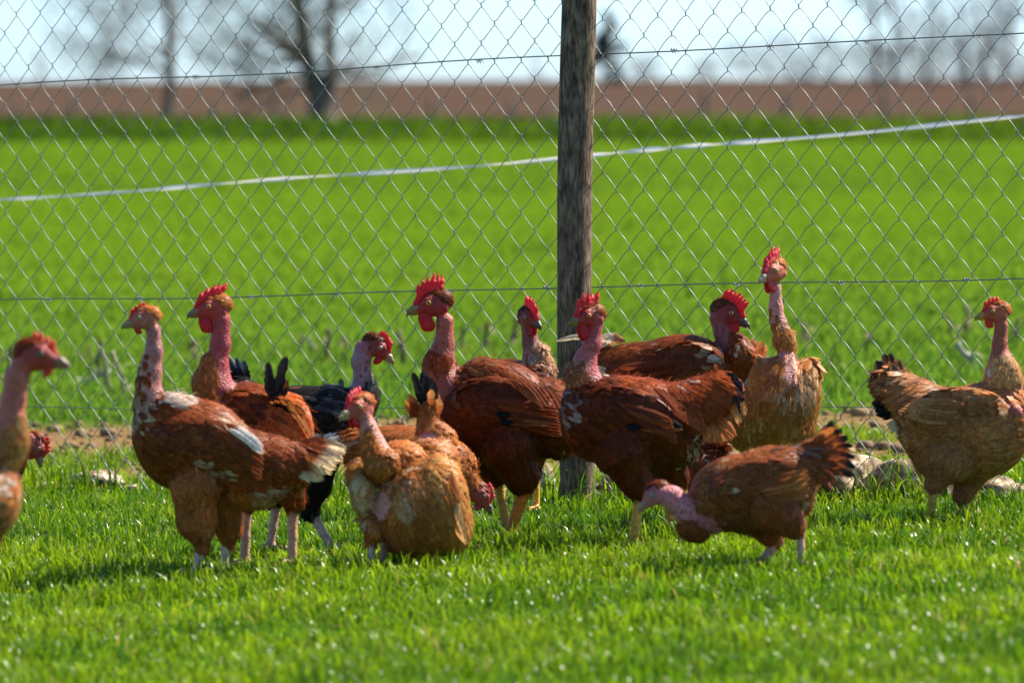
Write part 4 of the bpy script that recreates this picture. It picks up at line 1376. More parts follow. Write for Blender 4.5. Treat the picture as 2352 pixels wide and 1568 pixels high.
def bird_D():   # black hen
    b = Bird(9.02, 700, seed=13); coat(b, BLACK, gain=1.0, cap=pal((120, 70, 40), (90, 50, 30)), flow=(-1, .1, 0), neck=pal((46, 42, 40), (28, 26, 26), (92, 86, 80)))
    b.E(705, 968, 0, 140, 88, 74, -4); b.E(770, 950, 0, 66, 72, 66)
    b.C([(600, 930, 0, 50), (560, 880, 0, 22)], 'rump')
    b.E(690, 960, -62, 100, 52, 20, 4, tag='wing')
    b.C([(735, 1040, -20, 56), (718, 1110, -28, 46), (712, 1160, -30, 26), (722, 1188, -30, 15)], 'thigh'); b.C([(660, 1050, 24, 46), (636, 1130, 24, 28), (634, 1160, 24, 15)], 'thigh')
    b.leg(724, 1190, -30, 760, -36, 13, LEGP * .9, 0); b.leg(634, 1160, 24, 620, 24, 13, LEGK, 0)
    b.C([(836, 800, 0, 22), (829, 830, 0, 20), (834, 868, 0, 20), (830, 910, 0, 30), (800, 945, 0, 45)], 'skin', lin((160, 120, 128)))
    b.C([(842, 876, -4, 18), (842, 905, -6, 28), (832, 935, -4, 34)], 'neckf')
    b.head(866, 797, 0, (.80, -.55, -.2), .86, RED * .8, lin((104, 58, 34)), HORN * .8 + PINK * .2, combh=.46, wat=.42, spikes=5, up=(.3, 1, 0), eyecol=(160, 150, 120))
    b.patch = [(792, 892, 30, 16, lin((170, 168, 168)), .55), (800, 958, 26, 36, GREY, .4), (842, 878, 16, 22, lin((150, 146, 140)), .35), (760, 920, 60, 40, GREY * .6, .25), (690, 886, 30, 10, lin((150, 84, 40)), .3), (735, 1165, 20, 26, GREY * .8, .3)]
    b.fan((566, 890, 0), 140, 98, 5, 96, 56, 22, 8, BLK, lin((60, 66, 76)), 0, 8); b.tails.append(((786, 900, -6), 96, 44, 12, -30, GREY * .8, GREY * .5, 0, .4))
    b.build('black hen with grey-flecked shoulders and drooping head facing away from the auburn cockerel')

def bird_E():   # half bald golden hen in front, facing the camera side
    b = Bird(8.54, 940, seed=14); b.pale = 1.0; coat(b, GOLD, cap=pal((186, 110, 56), (160, 90, 46)), flow=(.25, -.75, .45), wing=pal((196, 128, 66), (178, 108, 54), (212, 160, 96)))
    b.fluff = 1.5
    b.E(962, 1172, 0, 104, 118, 112, 12); b.E(988, 1075, 110, 74, 76, 90, tag='body')
    b.E(1010, 1155, -10, 72, 114, 88, 8, tag='wing'); b.E(1044, 1205, 0, 44, 62, 62, tag='wing')
    b.E(832, 1122, 16, 34, 78, 60, 10, tag='wing')
    b.E(905, 1050, 20, 70, 42, 60, 10, tag='body')
    b.bald = [(876, 1146, 34, 44, PINK, 200), (962, 996, 52, 20, PINK, 300), (900, 1090, 16, 18, PINK, 200)]
    b.E(1005, 1010, 150, 48, 46, 50, tag='thigh')
    b.C([(985, 985, 160, 34), (982, 935, 170, 24)], 'thigh')
    b.C([(860, 1210, -20, 34), (851, 1240, -20, 18)], 'thigh'); b.C([(905, 1220, 40, 34), (886, 1250, 30, 16)], 'thigh')
    b.leg(850, 1240, -20, 858, -22, 10, LEGP, 215); b.leg(884, 1248, 30, 880, 28, 10, LEGK, 215)
    b.C([(834, 955, -40, 20), (846, 985, -40, 20), (858, 1015, -38, 23), (872, 1045, -40, 30)], 'skin', PINK * .9)
    b.E(880, 1064, -70, 37, 36, 34, tag='neckf'); b.C([(848, 990, -52, 10), (850, 1030, -60, 20), (862, 1060, -66, 28)], 'neckf')
    b.head(824, 936, -44, (-.72, -.22, -.66), 1.0, RED * .45 + lin((196, 110, 84)) * .55, lin((172, 92, 48)), lin((206, 182, 130)), combh=.52, wat=.5, spikes=5, eyecol=(170, 150, 80))
    b.patch = [(818, 1128, 30, 66, CREAM, .75), (832, 1190, 26, 26, CREAM, .4), (935, 1130, 34, 60, lin((214, 188, 150)), .55), (1030, 1120, 14, 50, CREAM, .2), (1000, 1060, 60, 30, lin((214, 160, 100)), .4), (985, 1000, 50, 30, lin((216, 160, 120)), .5)]
    for i in range(6): b.flights.append((1022 + 3 * i, 1150 - 14 * i, -62 - 4 * i, 110, 26, -4, GOLD[i % 3], lin((216, 168, 112)), .6))
    b.fan((984, 945, 172), 112, 78, 5, 92, 60, 24, 10, BLK, BLK * 1.6, 0, 6, .3)
    b.fan((988, 960, 160), 88, 50, 4, 70, 40, 24, -6, GOLD[1], GOLD[2], -6, 8); b.fan((966, 958, 164), 118, 140, 3, 56, 40, 22, 6, DARK[0], GOLD[0], 0, 8)
    b.build('half-bald golden hen with pink bare breast patch and dark upright tail squatting in the grass')

def bird_F():   # white tailed hen feeding behind E
    b = Bird(8.98, 940, seed=15); coat(b, pal((176, 104, 52), (154, 84, 42), (194, 124, 70)), flow=(-1, .1, 0), cap=pal((160, 86, 40), (136, 72, 36)))
    b.E(935, 1055, 0, 150, 84, 74, -6); b.E(1030, 1075, 0, 72, 64, 60)
    b.C([(830, 1020, 0, 50), (780, 1004, 0, 26)], 'rump')
    b.C([(940, 1120, -26, 46), (930, 1170, -26, 22)], 'thigh'); b.C([(980, 1120, 26, 46), (985, 1170, 26, 22)], 'thigh')
    b.leg(930, 1172, -26, 925, -26, 11, LEGK, 0); b.leg(985, 1172, 26, 985, 26, 11, LEGK, 0)
    b.C([(1056, 1090, -10, 36), (1074, 1112, -14, 30)], 'neckf'); b.C([(1074, 1112, -14, 26), (1092, 1130, -14, 22)], 'skin', PINKRED)
    b.head(1104, 1136, -14, (.62, -.76, -.2), .80, PINKRED * .55 + RED * .45, lin((150, 80, 38)), HORND * .6 + PINK * .3, combh=.30, wat=.42, spikes=5, up=(.75, .6, 0), combcol=lin((210, 70, 78)), eyecol=(150, 130, 90))
    b.patch = [(790, 1000, 60, 30, WHITE, .6)]
    b.fan((800, 1000, -4), 172, 196, 8, 84, 70, 26, -8, WHITE, WHITE, 0, 12); b.fan((806, 1010, -10), 168, 205, 5, 62, 50, 24, -8, lin((186, 112, 60)), WHITE, -10, 10, .4)
    b.build('golden-brown hen with white tail pecking behind the half-bald hen')

def bird_G():   # big dark cockerel in the middle
    b = Bird(9.12, 1170, seed=16); coat(b, DARK, neck=pal((150, 72, 34), (124, 56, 28), (176, 92, 48)), cap=pal((120, 62, 30), (96, 46, 24)), wing=pal((112, 50, 24), (92, 40, 20), (132, 64, 32)), flow=(1, -.22, 0), rump=pal((138, 64, 30), (116, 52, 26), (158, 84, 44)))
    b.E(1112, 948, 0, 126, 116, 88); b.E(1215, 962, 4, 124, 96, 82, -10); b.E(1056, 930, 0, 66, 80, 66)
    b.E(1150, 866, 0, 96, 46, 62, -12, tag='rump'); b.C([(1265, 930, 4, 66), (1320, 930, 4, 46)], 'rump')
    b.E(1280, 1010, 4, 52, 46, 54, -20, tag='thigh')
    b.E(1150, 925, -72, 120, 60, 22, -10, tag='wing'); b.E(1150, 925, 76, 120, 60, 22, -10, tag='wing')
    b.C([(1170, 1030, -36, 70), (1196, 1090, -40, 44), (1204, 1128, -40, 22)], 'thigh'); b.C([(1110, 1030, 34, 66), (1134, 1080, 36, 36), (1144, 1108, 36, 18)], 'thigh')
    b.leg(1203, 1130, -40, 1166, -48, 17, LEGO, 180); b.leg(1145, 1106, 36, 1166, 30, 13, LEGY, 180)
    b.C([(1022, 738, 0, 21), (1021, 780, 0, 20), (1014, 815, 0, 25), (1010, 860, 0, 36), (1030, 895, 0, 52)], 'skin', lin((176, 92, 74)))
    b.C([(1018, 796, 0, 25), (1010, 832, 0, 34), (1012, 880, 0, 42)], 'neckf'); b.C([(1034, 846, 0, 18), (1044, 872, 0, 26)], 'neckf')
    b.head(995, 699, 0, (-.97, -.16, -.16), 1.05, RED * .9, lin((110, 56, 30)), lin((160, 138, 84)), combh=.86, wat=.92, spikes=6, comb_tilt=6, eyecol=(190, 140, 40), tuft=.9)
    b.patch = [(1165, 850, 110, 24, lin((168, 86, 44)), .45), (1300, 1048, 34, 28, CREAM, .65), (1160, 955, 18, 24, BLK, .5), (1210, 880, 60, 20, lin((176, 104, 64)), .3), (1085, 832, 40, 16, lin((186, 128, 76)), .4)]
    for i in range(9): b.flights.append((1128 + 7 * i, 918 + 6 * i, -6 - 1.2 * i, 150 - 5 * i, 22, -3, DARK[i % 3] * 1.1, DARK[2], .7))
    b.flights += [(1150, 958, -4, 122, 13, -2, lin((150, 84, 46)), lin((164, 96, 56)), .5), (1150, 970, -2, 118, 15, 2, lin((128, 68, 38)), lin((150, 88, 52)), .5), (1140, 950, -4, 30, 20, 0, BLK, BLK, .1), (1148, 968, 0, 26, 18, 0, BLK, BLK, .1)]
    for i in range(7): b.flights.append((1165 + 15 * i, 866 + 4 * i, -40 - 3 * i, 74, 13, -10, lin((150, 74, 38)), lin((170, 92, 52)), .5))
    b.fan((1300, 920, 6), 10, -30, 9, 60, 76, 28, -20, DARK[1], DARK[3], 8, 8)
    b.build('large dark auburn cockerel with tall red comb and orange legs standing side-on')

def bird_H():   # hen by the post, facing us
    b = Bird(9.62, 1215, seed=17); coat(b, DARK, neck=pal((170, 102, 62), (140, 74, 40), (214, 190, 160)), cap=pal((100, 56, 34),), flow=(-.8, -.2, .3))
    b.E(1195, 920, 10, 92, 92, 96); b.E(1170, 870, 20, 60, 50, 60, tag='wing'); b.E(1240, 880, -20, 40, 54, 50)
    b.C([(1200, 990, -20, 50), (1195, 1080, -20, 20)], 'thigh'); b.C([(1230, 990, 30, 50), (1230, 1080, 30, 20)], 'thigh')
    b.leg(1195, 1080, -20, 1192, -22, 11, LEGY, 250); b.leg(1230, 1080, 30, 1232, 28, 11, LEGY, 250)
    b.C([(1215, 756, 0, 18), (1218, 786, 0, 17), (1226, 820, 0, 24), (1232, 850, 0, 36)], 'skin', lin((150, 70, 66)))
    b.C([(1240, 806, -6, 22), (1246, 842, -8, 32)], 'neckf'); b.C([(1226, 800, -14, 8), (1224, 840, -18, 22)], 'sparse')
    b.head(1216, 731, -4, (.52, -.22, -.82), .86, RED * .75 + lin((120, 60, 50)) * .25, lin((96, 50, 34)), HORND, combh=.74, wat=.55, spikes=6, comb_tilt=8, eyecol=(140, 110, 80), tuft=.6)
    b.patch = [(1222, 840, 14, 24, WHITE, .5), (1250, 815, 24, 16, CREAM, .35)]
    b.fan((1140, 880, 60), 168, 196, 6, 50, 40, 26, 0, DARK[1], DARK[3], 10, 8)
    b.build('dark hen with narrow upright comb looking out between the big cockerel and the wooden post')

def bird_I():   # cockerel in front of the post
    b = Bird(8.86, 1470, seed=18); coat(b, DARK, neck=pal((160, 86, 44), (124, 60, 32), (204, 172, 140)), cap=pal((150, 78, 36), (124, 62, 30)), flow=(1, -.26, 0), wing=pal((108, 46, 22), (88, 36, 18), (128, 58, 28)), rump=pal((150, 66, 28), (128, 54, 24), (172, 84, 38)))
    b.E(1382, 962, 0, 98, 106, 84); b.E(1476, 974, 4, 134, 104, 84, -6); b.E(1330, 930, 0, 44, 58, 52)
    b.E(1470, 905, 0, 110, 44, 62, -9, tag='rump'); b.C([(1570, 940, 4, 72), (1645, 902, 4, 54)], 'rump')
    b.E(1560, 1020, 4, 56, 48, 56, -20, tag='thigh')
    b.E(1450, 945, -70, 112, 58, 22, -16, tag='wing'); b.E(1450, 945, 74, 112, 58, 22, -16, tag='wing')
    b.C([(1430, 1040, -34, 70), (1458, 1100, -40, 42), (1468, 1142, -40, 20)], 'thigh'); b.C([(1520, 1040, 34, 60), (1552, 1090, 36, 32), (1566, 1116, 36, 17)], 'thigh')
    b.leg(1468, 1142, -40, 1454, -46, 14, LEGY, 180); b.leg(1566, 1116, 36, 1570, 32, 13, LEGY, 180)
    b.C([(1368, 750, 0, 16), (1360, 790, 0, 19), (1344, 826, 0, 24), (1346, 870, 0, 36)], 'skin', NECKR * .6 + PINKRED * .4)
    b.E(1330, 862, -8, 35, 38, 32, tag='neckf'); b.C([(1346, 818, -10, 12), (1334, 850, -10, 24)], 'sparse')
    b.head(1354, 728, -2, (-.86, -.14, -.46), .93, RED * .85, lin((150, 76, 36)), lin((140, 128, 72)), combh=.84, wat=.88, spikes=5, comb_tilt=4, eyecol=(186, 120, 50), tuft=.7)
    b.patch = [(1372, 862, 26, 16, WHITE, .5), (1300, 935, 26, 44, lin((196, 186, 180)), .55), (1565, 878, 22, 12, WHITE, .6), (1604, 1020, 30, 34, CREAM, .7), (1575, 1060, 34, 22, CREAM, .35), (1440, 982, 16, 10, BLK, .5), (1350, 985, 50, 40, DARK[3] * .6, .35), (1320, 830, 26, 26, CREAM, .3), (1440, 928, 12, 10, CREAM, .3), (1500, 890, 100, 20, lin((184, 88, 40)), .35)]
    for i in range(8): b.flights.append((1420 + 8 * i, 925 + 7 * i, -16 - 1.5 * i, 124 - 5 * i, 22, -3, DARK[i % 3], DARK[2], .7))
    b.flights += [(1470, 985, -2, 96, 14, 4, lin((150, 84, 40)), lin((166, 100, 52)), .5), (1505, 960, -16, 62, 22, -4, ORANGE * .9, BLK, .55), (1515, 975, -8, 56, 18, -4, BLK, BLK, .3), (1440, 975, -14, 30, 18, -2, BLK, BLK, .2)]
    for i in range(9): b.flights.append((1500 + 11 * i, 888 + 2 * i, -44 - 3 * i, 92, 13, -12, lin((150, 68, 30)), lin((164, 80, 38)), .6))
    b.fan((1600, 890, -6), 38, -12, 9, 104, 118, 28, -58, lin((150, 70, 32)), lin((120, 54, 26)), -4, 8, .5)
    b.fan((1640, 872, -14), 20, -32, 7, 72, 84, 20, -50, BLK, BLK * 1.8, -8, 8, .4); b.fan((1652, 905, -18), -6, -44, 5, 70, 66, 16, -40, ORANGE, lin((214, 150, 90)), -8, 8, .6)
    b.fan((1616, 930, -20), -34, -82, 9, 92, 72, 22, -16, lin((164, 78, 34)), lin((204, 118, 62)), -10, 8, .55)
    b.build('auburn cockerel with full drooping tail and red wattles standing before the wooden post')

def bird_J():   # cockerel facing right behind I
    b = Bird(9.27, 1560, seed=19); coat(b, pal((134, 66, 32), (114, 54, 26), (152, 82, 42)), neck=pal((140, 68, 34), (118, 54, 28), (164, 90, 50)), cap=pal((110, 58, 28), (150, 92, 40), (80, 42, 24)), flow=(-1, .02, 0), wing=pal((118, 56, 26), (96, 44, 22), (140, 74, 36)))
    b.E(1560, 862, 0, 128, 100, 84, 8); b.E(1625, 850, 0, 62, 64, 62); b.E(1460, 842, 0, 96, 62, 66, 4, tag='rump')
    b.E(1560, 840, -66, 110, 56, 22, 10, tag='wing')
    b.C([(1540, 950, -20, 54), (1536, 1080, -20, 20)], 'thigh'); b.C([(1590, 950, 30, 54), (1596, 1080, 30, 20)], 'thigh')
    b.leg(1536, 1080, -20, 1540, -22, 12, LEGY, 0); b.leg(1596, 1080, 30, 1600, 28, 12, LEGY, 0)
    b.C([(1650, 730, 0, 21), (1662, 765, 0, 20), (1684, 800, -4, 24), (1692, 850, -4, 18), (1680, 890, -4, 30)], 'skin', lin((150, 84, 84)))
    b.C([(1690, 785, -10, 24), (1700, 812, -14, 33), (1698, 838, -12, 30)], 'neckf')
    b.head(1672, 720, -4, (.88, -.36, -.3), .96, RED * .78, lin((104, 54, 28)), HORND, combh=.8, wat=1.05, spikes=7, comb_tilt=34, eyecol=(150, 110, 70), tuft=1.6)
    b.patch = [(1640, 800, 26, 30, CREAM, .4), (1660, 830, 24, 14, WHITE, .4), (1500, 848, 44, 12, CREAM, .4), (1625, 842, 26, 12, CREAM, .3), (1520, 790, 14, 10, WHITE, .3), (1690, 790, 14, 14, CREAM, .3), (1395, 840, 24, 16, WHITE, .4), (1430, 785, 30, 12, lin((206, 160, 110)), .4)]
    for i in range(6): b.flights.append((1560 - 8 * i, 830 + 8 * i, 186 - 2 * i, 126, 23, 3, DARK[i % 3], DARK[2] * 1.2, .7))
    b.fan((1415, 800, 4), 168, 178, 3, 84, 62, 22, -16, AUB[1], BLK, 0, 6, .4); b.tails += [((1398, 772, -8), 178, 120, 13, -12, CREAM, CREAM * .9, 0, .3), ((1436, 784, -2), 162, 60, 26, -20, lin((170, 110, 70)), lin((214, 190, 160)), 0, .4), ((1396, 790, -6), 184, 52, 16, 0, CREAM, CREAM, 0, .5)]
    b.tails += [((1400, 850, -40), 52, 44, 16, -10, BLK, BLK, 0, .3), ((1392, 845, -44), 200, 40, 22, 0, CREAM, WHITE, 0, .3)]
    b.fan((1420, 810, 0), 178, 200, 5, 70, 56, 26, 4, AUB[0], AUB[2], 0, 10)
    b.build('brown cockerel with ragged head tuft and white sickle feather facing right behind the drooping-tailed cockerel')

def bird_K():   # tall thin-necked hen facing us
    b = Bird(9.40, 1790, seed=20); coat(b, gain=1.12, pal_=pal((188, 122, 64), (166, 100, 48), (212, 158, 104)), cap=pal((190, 110, 50), (170, 92, 40)), flow=(-.1, -1, .2), wing=pal((186, 118, 60), (206, 156, 100), (160, 92, 42)))
    b.fluff = 1.3
    b.E(1796, 922, 0, 92, 112, 92); b.E(1732, 945, 36, 84, 100, 90); b.E(1850, 890, -6, 36, 76, 54, -10, tag='wing'); b.E(1738, 868, 6, 38, 66, 56, 14, tag='wing')
    b.C([(1830, 990, -16, 50), (1838, 1080, -16, 22)], 'thigh'); b.C([(1740, 1000, 30, 54), (1736, 1080, 30, 22)], 'thigh')
    b.leg(1838, 1078, -16, 1838, -20, 11, LEGY, 255); b.leg(1736, 1078, 30, 1734, 26, 11, LEGY, 255)
    b.C([(1781, 660, 0, 14), (1782, 705, 0, 14.5), (1790, 745, 0, 17), (1802, 790, 0, 19), (1806, 830, -16, 15), (1812, 866, -40, 18)], 'skin', PINK * .85)
    b.C([(1786, 742, -4, 12), (1798, 770, -6, 22), (1806, 796, -6, 20)], 'neckf'); b.C([(1780, 700, -6, 9), (1784, 735, -6, 14)], 'sparse')
    b.C([(1800, 815, -26, 7), (1812, 890, -74, 8)], 'bare', PINK * .9); b.C([(1818, 815, -24, 6), (1826, 880, -70, 8)], 'bare', PINK); b.bald = [(1812, 858, 13, 22, PINK, 200)]
    b.head(1776, 624, -2, (-.64, -.22, -.74), .92, PINKRED * .5 + lin((200, 110, 70)) * .5, lin((190, 110, 52)), lin((212, 196, 160)), combh=.80, wat=.70, spikes=5, eyecol=(170, 150, 80), tuft=.9, combcol=lin((220, 66, 72)))
    b.patch = [(1812, 890, 50, 34, CREAM, 1.2), (1850, 880, 28, 56, CREAM, .9), (1770, 905, 30, 24, CREAM, .3), (1760, 803, 30, 14, WHITE, .6), (1720, 975, 36, 30, CREAM, .35), (1828, 985, 20, 30, CREAM, .35), (1715, 850, 16, 30, WHITE, .5), (1780, 740, 20, 16, CREAM, .4)]
    b.fan((1735, 830, 110), 130, 60, 6, 50, 46, 26, 0, GOLD[0], GOLD[2], 20, 10)
    b.build('tall golden hen with long thin pink neck stretched up behind the pecking hen')

def bird_L():   # pecking hen, right front
    b = Bird(8.32, 1740, seed=21); coat(b, gain=1.2, pal_=pal((146, 78, 42), (126, 64, 32), (162, 96, 56)), cap=pal((96, 44, 24), (120, 58, 30)), flow=(1, .18, 0), wing=pal((134, 70, 36), (116, 58, 30), (152, 88, 50)), neck=pal((160, 92, 48), (136, 72, 36)))
    b.E(1690, 1132, 0, 112, 92, 80, 14); b.E(1768, 1112, 4, 106, 94, 80, 8)
    b.C([(1820, 1080, 4, 62), (1858, 1050, 2, 44)], 'rump'); b.E(1832, 1130, 4, 40, 56, 50, 20, tag='thigh')
    b.E(1730, 1110, -64, 108, 60, 24, 14, tag='wing'); b.E(1730, 1110, 70, 108, 60, 24, 14, tag='wing')
    b.C([(1765, 1165, -40, 58), (1812, 1196, -44, 38), (1838, 1216, -42, 16)], 'thigh'); b.C([(1720, 1180, 30, 54), (1764, 1218, 30, 32), (1788, 1242, 30, 16)], 'thigh')
    b.leg(1839, 1216, -42, 1840, -44, 11, LEGK * .7 + PINK * .3, 180); b.leg(1788, 1242, 30, 1744, 26, 14, LEGK, 180)
    b.C([(1518, 1134, -6, 23), (1545, 1142, -6, 25), (1570, 1166, -6, 26), (1590, 1190, -4, 30), (1630, 1180, 0, 48)], 'skin', lin((214, 128, 136)))
    b.C([(1578, 1184, -8, 25), (1588, 1206, -10, 30), (1606, 1214, -6, 28)], 'neckf'); b.E(1626, 1150, 0, 46, 62, 56)
    b.head(1504, 1136, -8, (-.78, -.56, -.2), .86, PINKRED * .7 + PINK * .3, lin((90, 40, 24)), PINK * .6 + HORN * .4, combh=.14, wat=.10, spikes=4, up=(-.4, 1, 0), eyecol=(120, 140, 130), tuft=1.2)
    b.patch = [(1765, 1026, 76, 12, BLK * 1.4, .3), (1700, 1040, 66, 14, lin((206, 156, 100)), .45), (1655, 1070, 30, 22, lin((206, 166, 116)), .35), (1672, 1118, 16, 14, CREAM, .35), (1862, 1150, 24, 34, CREAM, .5), (1690, 1190, 50, 26, lin((170, 124, 84)), .4), (1620, 1120, 40, 40, lin((168, 120, 80)), .3), (1830, 1036, 30, 20, GREY, .35)]
    for i in range(7): b.flights.append((1735 + 6 * i, 1118 + 5 * i, 20 - 2 * i, 124 - 5 * i, 21, -3, lin((150, 82, 42)), lin((176, 108, 58)), .6))
    b.flights += [(1752, 1126, 15, 112, 12, 0, lin((196, 124, 62)), lin((206, 138, 76)), .5), (1756, 1136, 14, 106, 10, 0, lin((176, 104, 50)), lin((196, 124, 66)), .5)]
    b.fan((1848, 1052, 0), 52, 2, 9, 110, 104, 24, -8, lin((156, 88, 48)), lin((190, 110, 56)), 0, 10, .6)
    b.fan((1858, 1048, -10), 58, -18, 7, 108, 104, 24, -12, lin((150, 80, 42)), BLK, -6, 12, .68); b.fan((1852, 1062, -14), 30, -40, 6, 84, 74, 26, -12, lin((150, 84, 48)), lin((128, 66, 36)), -14, 8, .6)
    b.build('reddish-brown hen pecking at the grass with bald pink neck and frayed black-tipped tail')

def bird_M():   # tan hen at the right
    b = Bird(9.12, 2210, seed=22); coat(b, TAN, gain=1.12, cap=pal((186, 112, 60), (164, 94, 48)), flow=(-1, .05, 0), neck=pal((200, 148, 98), (184, 128, 80), (216, 176, 130)), thigh=pal((178, 118, 78), (164, 104, 66), (190, 134, 92)))
    b.E(2262, 985, 0, 108, 114, 92); b.E(2170, 985, 4, 112, 102, 86, -8); b.E(2330, 960, 0, 50, 70, 60)
    b.C([(2106, 925, 4, 66), (2052, 880, 2, 44)], 'rump'); b.E(2182, 1040, -10, 94, 72, 78, tag='thigh')
    b.E(2200, 945, -72, 116, 58, 22, 6, tag='wing'); b.E(2200, 945, 76, 116, 58, 22, 6, tag='wing')
    b.C([(2180, 1062, -36, 54), (2150, 1104, -40, 26), (2146, 1122, -40, 13)], 'thigh'); b.C([(2240, 1064, 20, 56), (2215, 1126, 14, 28), (2212, 1148, 14, 14)], 'thigh')
    b.leg(2146, 1116, -40, 2136, -44, 12.5, YEL, 0); b.leg(2212, 1146, 14, 2216, 12, 12, YEL, 0)
    b.C([(2300, 745, 0, 16), (2296, 790, 0, 16), (2298, 830, 0, 26), (2305, 880, 0, 40), (2310, 920, 0, 40)], 'skin', lin((168, 84, 62)))
    b.E(2304, 858, -12, 40, 44, 36, tag='neckf'); b.C([(2310, 915, -30, 12), (2335, 945, -60, 14)], 'bare', PINKRED)
    b.head(2286, 718, -2, (-.97, -.1, -.2), .82, lin((190, 84, 66)), lin((186, 108, 56)), lin((196, 156, 72)), combh=.42, wat=.42, spikes=4, eyecol=(190, 140, 30), tuft=.9, combcol=lin((224, 62, 36)))
    b.patch = [(2265, 838, 20, 16, WHITE, .6), (2330, 935, 26, 30, CREAM, .7), (2200, 900, 80, 26, lin((206, 158, 114)), .35), (2300, 1040, 50, 50, lin((190, 150, 104)), .3), (2200, 955, 12, 12, CREAM, .4), (2100, 880, 50, 30, lin((204, 156, 116)), .3), (2080, 1000, 22, 40, CREAM, .3)]
    for i in range(8): b.flights.append((2215 - 8 * i, 925 + 9 * i, 178 - 2 * i, 110, 24, 3, TAN[i % 3] * .9, TAN[2], .6))
    b.fan((2072, 892, 0), 112, 176, 8, 88, 74, 28, 2, TAN[1] * 1.1, lin((62, 46, 38)), 0, 9, .66); b.fan((2080, 900, -14), 104, 190, 7, 72, 66, 28, 2, TAN[2], lin((110, 80, 60)), -10, 8, .62)
    b.fan((2082, 925, -6), 176, 214, 5, 76, 60, 26, -6, BLK, BLK * 1.5, 0, 8, .3); b.fan((2100, 960, -10), 190, 222, 5, 62, 50, 18, -10, TAN[2], CREAM, 0, 8, .5)
    b.build('tan hen with yellow legs and small orange comb standing sideways by the stones')

def bird_N():   # pecking hen behind A
    b = Bird(9.10, 20, seed=23); coat(b, AUB, cap=pal((170, 86, 40), (146, 70, 34)), flow=(-1, .1, 0))
    b.E(-60, 1055, 0, 118, 78, 70); b.E(10, 1065, 0, 50, 52, 50)
    b.C([(-170, 1030, 0, 44), (-215, 1000, 0, 26)], 'rump')
    b.C([(-60, 1110, -26, 44), (-64, 1160, -26, 18)], 'thigh'); b.C([(-30, 1110, 26, 44), (-24, 1160, 26, 18)], 'thigh')
    b.leg(-64, 1160, -26, -64, -28, 11, LEGY, 0); b.leg(-24, 1160, 26, -24, 26, 11, LEGY, 0)
    b.C([(30, 1045, -4, 32), (50, 1028, -4, 24)], 'neckf'); b.C([(46, 1026, -4, 22), (72, 1012, -4, 20)], 'skin', lin((176, 100, 112)))
    b.head(84, 1024, -4, (.36, -.9, -.22), .78, RED * .6 + lin((130, 60, 60)) * .4, lin((160, 82, 38)), HORN * .8, combh=.36, wat=.34, spikes=4, up=(.9, .45, 0), eyecol=(150, 130, 100))
    b.fan((-200, 1005, 0), 130, 180, 7, 86, 76, 28, 0, AUB[0], BLK, 0, 8)
    b.build('brown hen with small red comb pecking the ground beside the chain link')

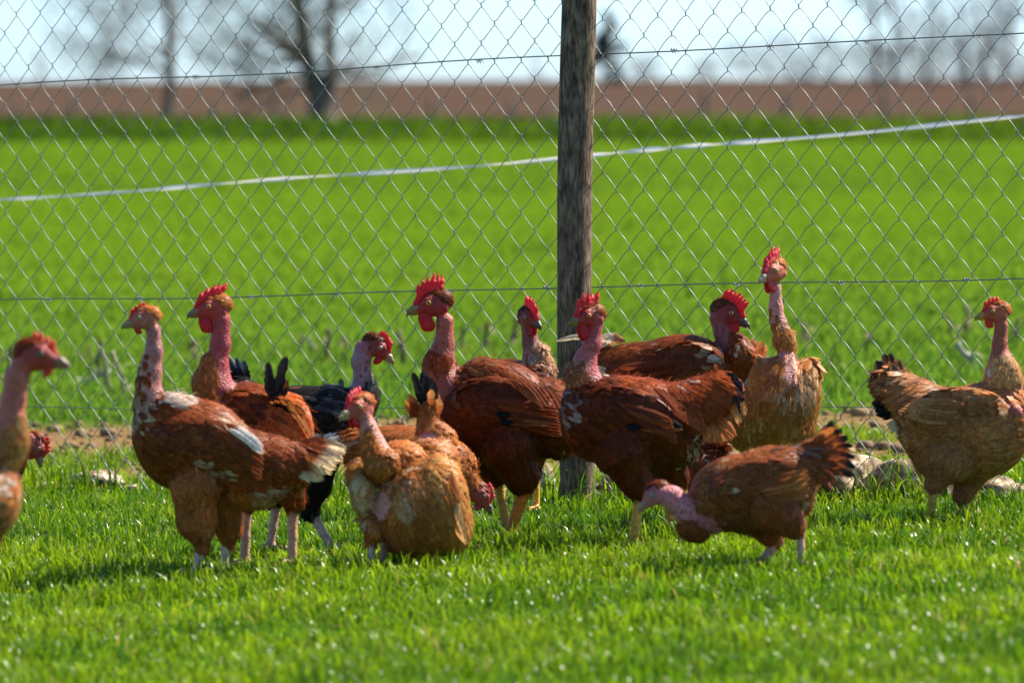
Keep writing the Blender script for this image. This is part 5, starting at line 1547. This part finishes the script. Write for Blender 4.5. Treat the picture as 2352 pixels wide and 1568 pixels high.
def bird_A():   # blurred bird at the left edge, nearer
    b = Bird(7.35, 0, seed=24); coat(b, GOLD, cap=pal((150, 66, 30), (130, 56, 28)), flow=(-.8, -.4, 0), neck=pal((190, 120, 66), (168, 98, 50), (214, 166, 110)))
    b.E(-82, 1150, 0, 122, 112, 92); b.E(-20, 1130, -10, 72, 100, 72); b.E(-180, 1150, 0, 110, 84, 78)
    b.C([(-270, 1110, 0, 58), (-320, 1070, 0, 36)], 'rump')
    b.E(-110, 1130, -74, 116, 60, 22, 6, tag='wing')
    b.C([(-90, 1230, -36, 60), (-96, 1330, -36, 28)], 'thigh'); b.C([(-50, 1230, 36, 60), (-44, 1330, 36, 28)], 'thigh')
    b.leg(-96, 1330, -36, -96, -38, 14, LEGY, 0); b.leg(-44, 1330, 36, -44, 36, 14, LEGY, 0)
    b.C([(52, 835, 0, 26), (38, 870, 0, 26), (30, 920, 0, 27), (22, 980, 0, 34), (4, 1040, 0, 44)], 'skin', lin((190, 100, 84)))
    b.C([(30, 965, -6, 28), (26, 1010, -10, 36), (18, 1040, -8, 38)], 'neckf')
    b.head(86, 818, 0, (.97, -.14, -.2), 1.28, RED * .7 + lin((150, 70, 50)) * .3, lin((140, 60, 30)), HORND * .6 + PINK * .4, combh=.34, wat=.26, spikes=4, eyecol=(90, 80, 50), combcol=lin((214, 70, 40)))
    b.patch = [(20, 1110, 36, 46, WHITE, .7), (30, 1180, 30, 60, lin((206, 160, 110)), .5), (50, 1026, 18, 16, lin((224, 184, 110)), .7), (44, 960, 12, 30, lin((216, 180, 120)), .5)]
    b.fan((-310, 1070, 0), 130, 180, 8, 110, 96, 32, 0, AUB[0], BLK, 0, 8)
    b.build('golden hen with raised red head and low comb in front of the small-combed pecking hen')

def bird_O():   # moulting hen mostly hidden behind I and L
    b = Bird(9.06, 1570, seed=25); coat(b, DARK, cap=pal((120, 58, 30),), flow=(1, .3, 0))
    b.E(1560, 1085, 0, 78, 62, 64, 24); b.C([(1602, 1062, 0, 44), (1630, 1030, 0, 26)], 'rump')
    b.C([(1560, 1120, -24, 36), (1570, 1160, -24, 15)], 'thigh'); b.C([(1545, 1120, 24, 36), (1540, 1160, 24, 15)], 'thigh')
    b.leg(1570, 1160, -24, 1570, -26, 10, LEGY, 180); b.leg(1540, 1160, 24, 1540, 24, 10, LEGY, 180)
    b.C([(1530, 1110, 0, 30), (1552, 1130, 20, 24)], 'neckf'); b.C([(1552, 1130, 20, 20), (1572, 1150, 26, 18)], 'skin', PINKRED)
    b.head(1580, 1160, 28, (.5, -.85, 0), .66, RED, lin((120, 58, 30)), HORN, combh=.2, wat=.2, spikes=4, up=(.8, .6, 0))
    b.patch = [(1604, 1060, 20, 30, WHITE, .5)]
    b.fan((1616, 1060, -6), 92, 50, 7, 96, 62, 14, 0, PINK * .7, lin((150, 104, 72)), 0, 8, .4); b.fan((1622, 1040, -10), 84, 56, 4, 66, 56, 24, 0, lin((160, 116, 84)), DARK[0], -8, 8, .4)
    b.build('moulting hen with sparse quilled tail feeding between the drooping-tailed cockerel and pecking hen')

def build_birds():
    for f in (bird_A, bird_B, bird_C, bird_D, bird_E, bird_F, bird_G, bird_H, bird_I, bird_J, bird_K, bird_L, bird_M, bird_N, bird_O):
        f()
build_birds()
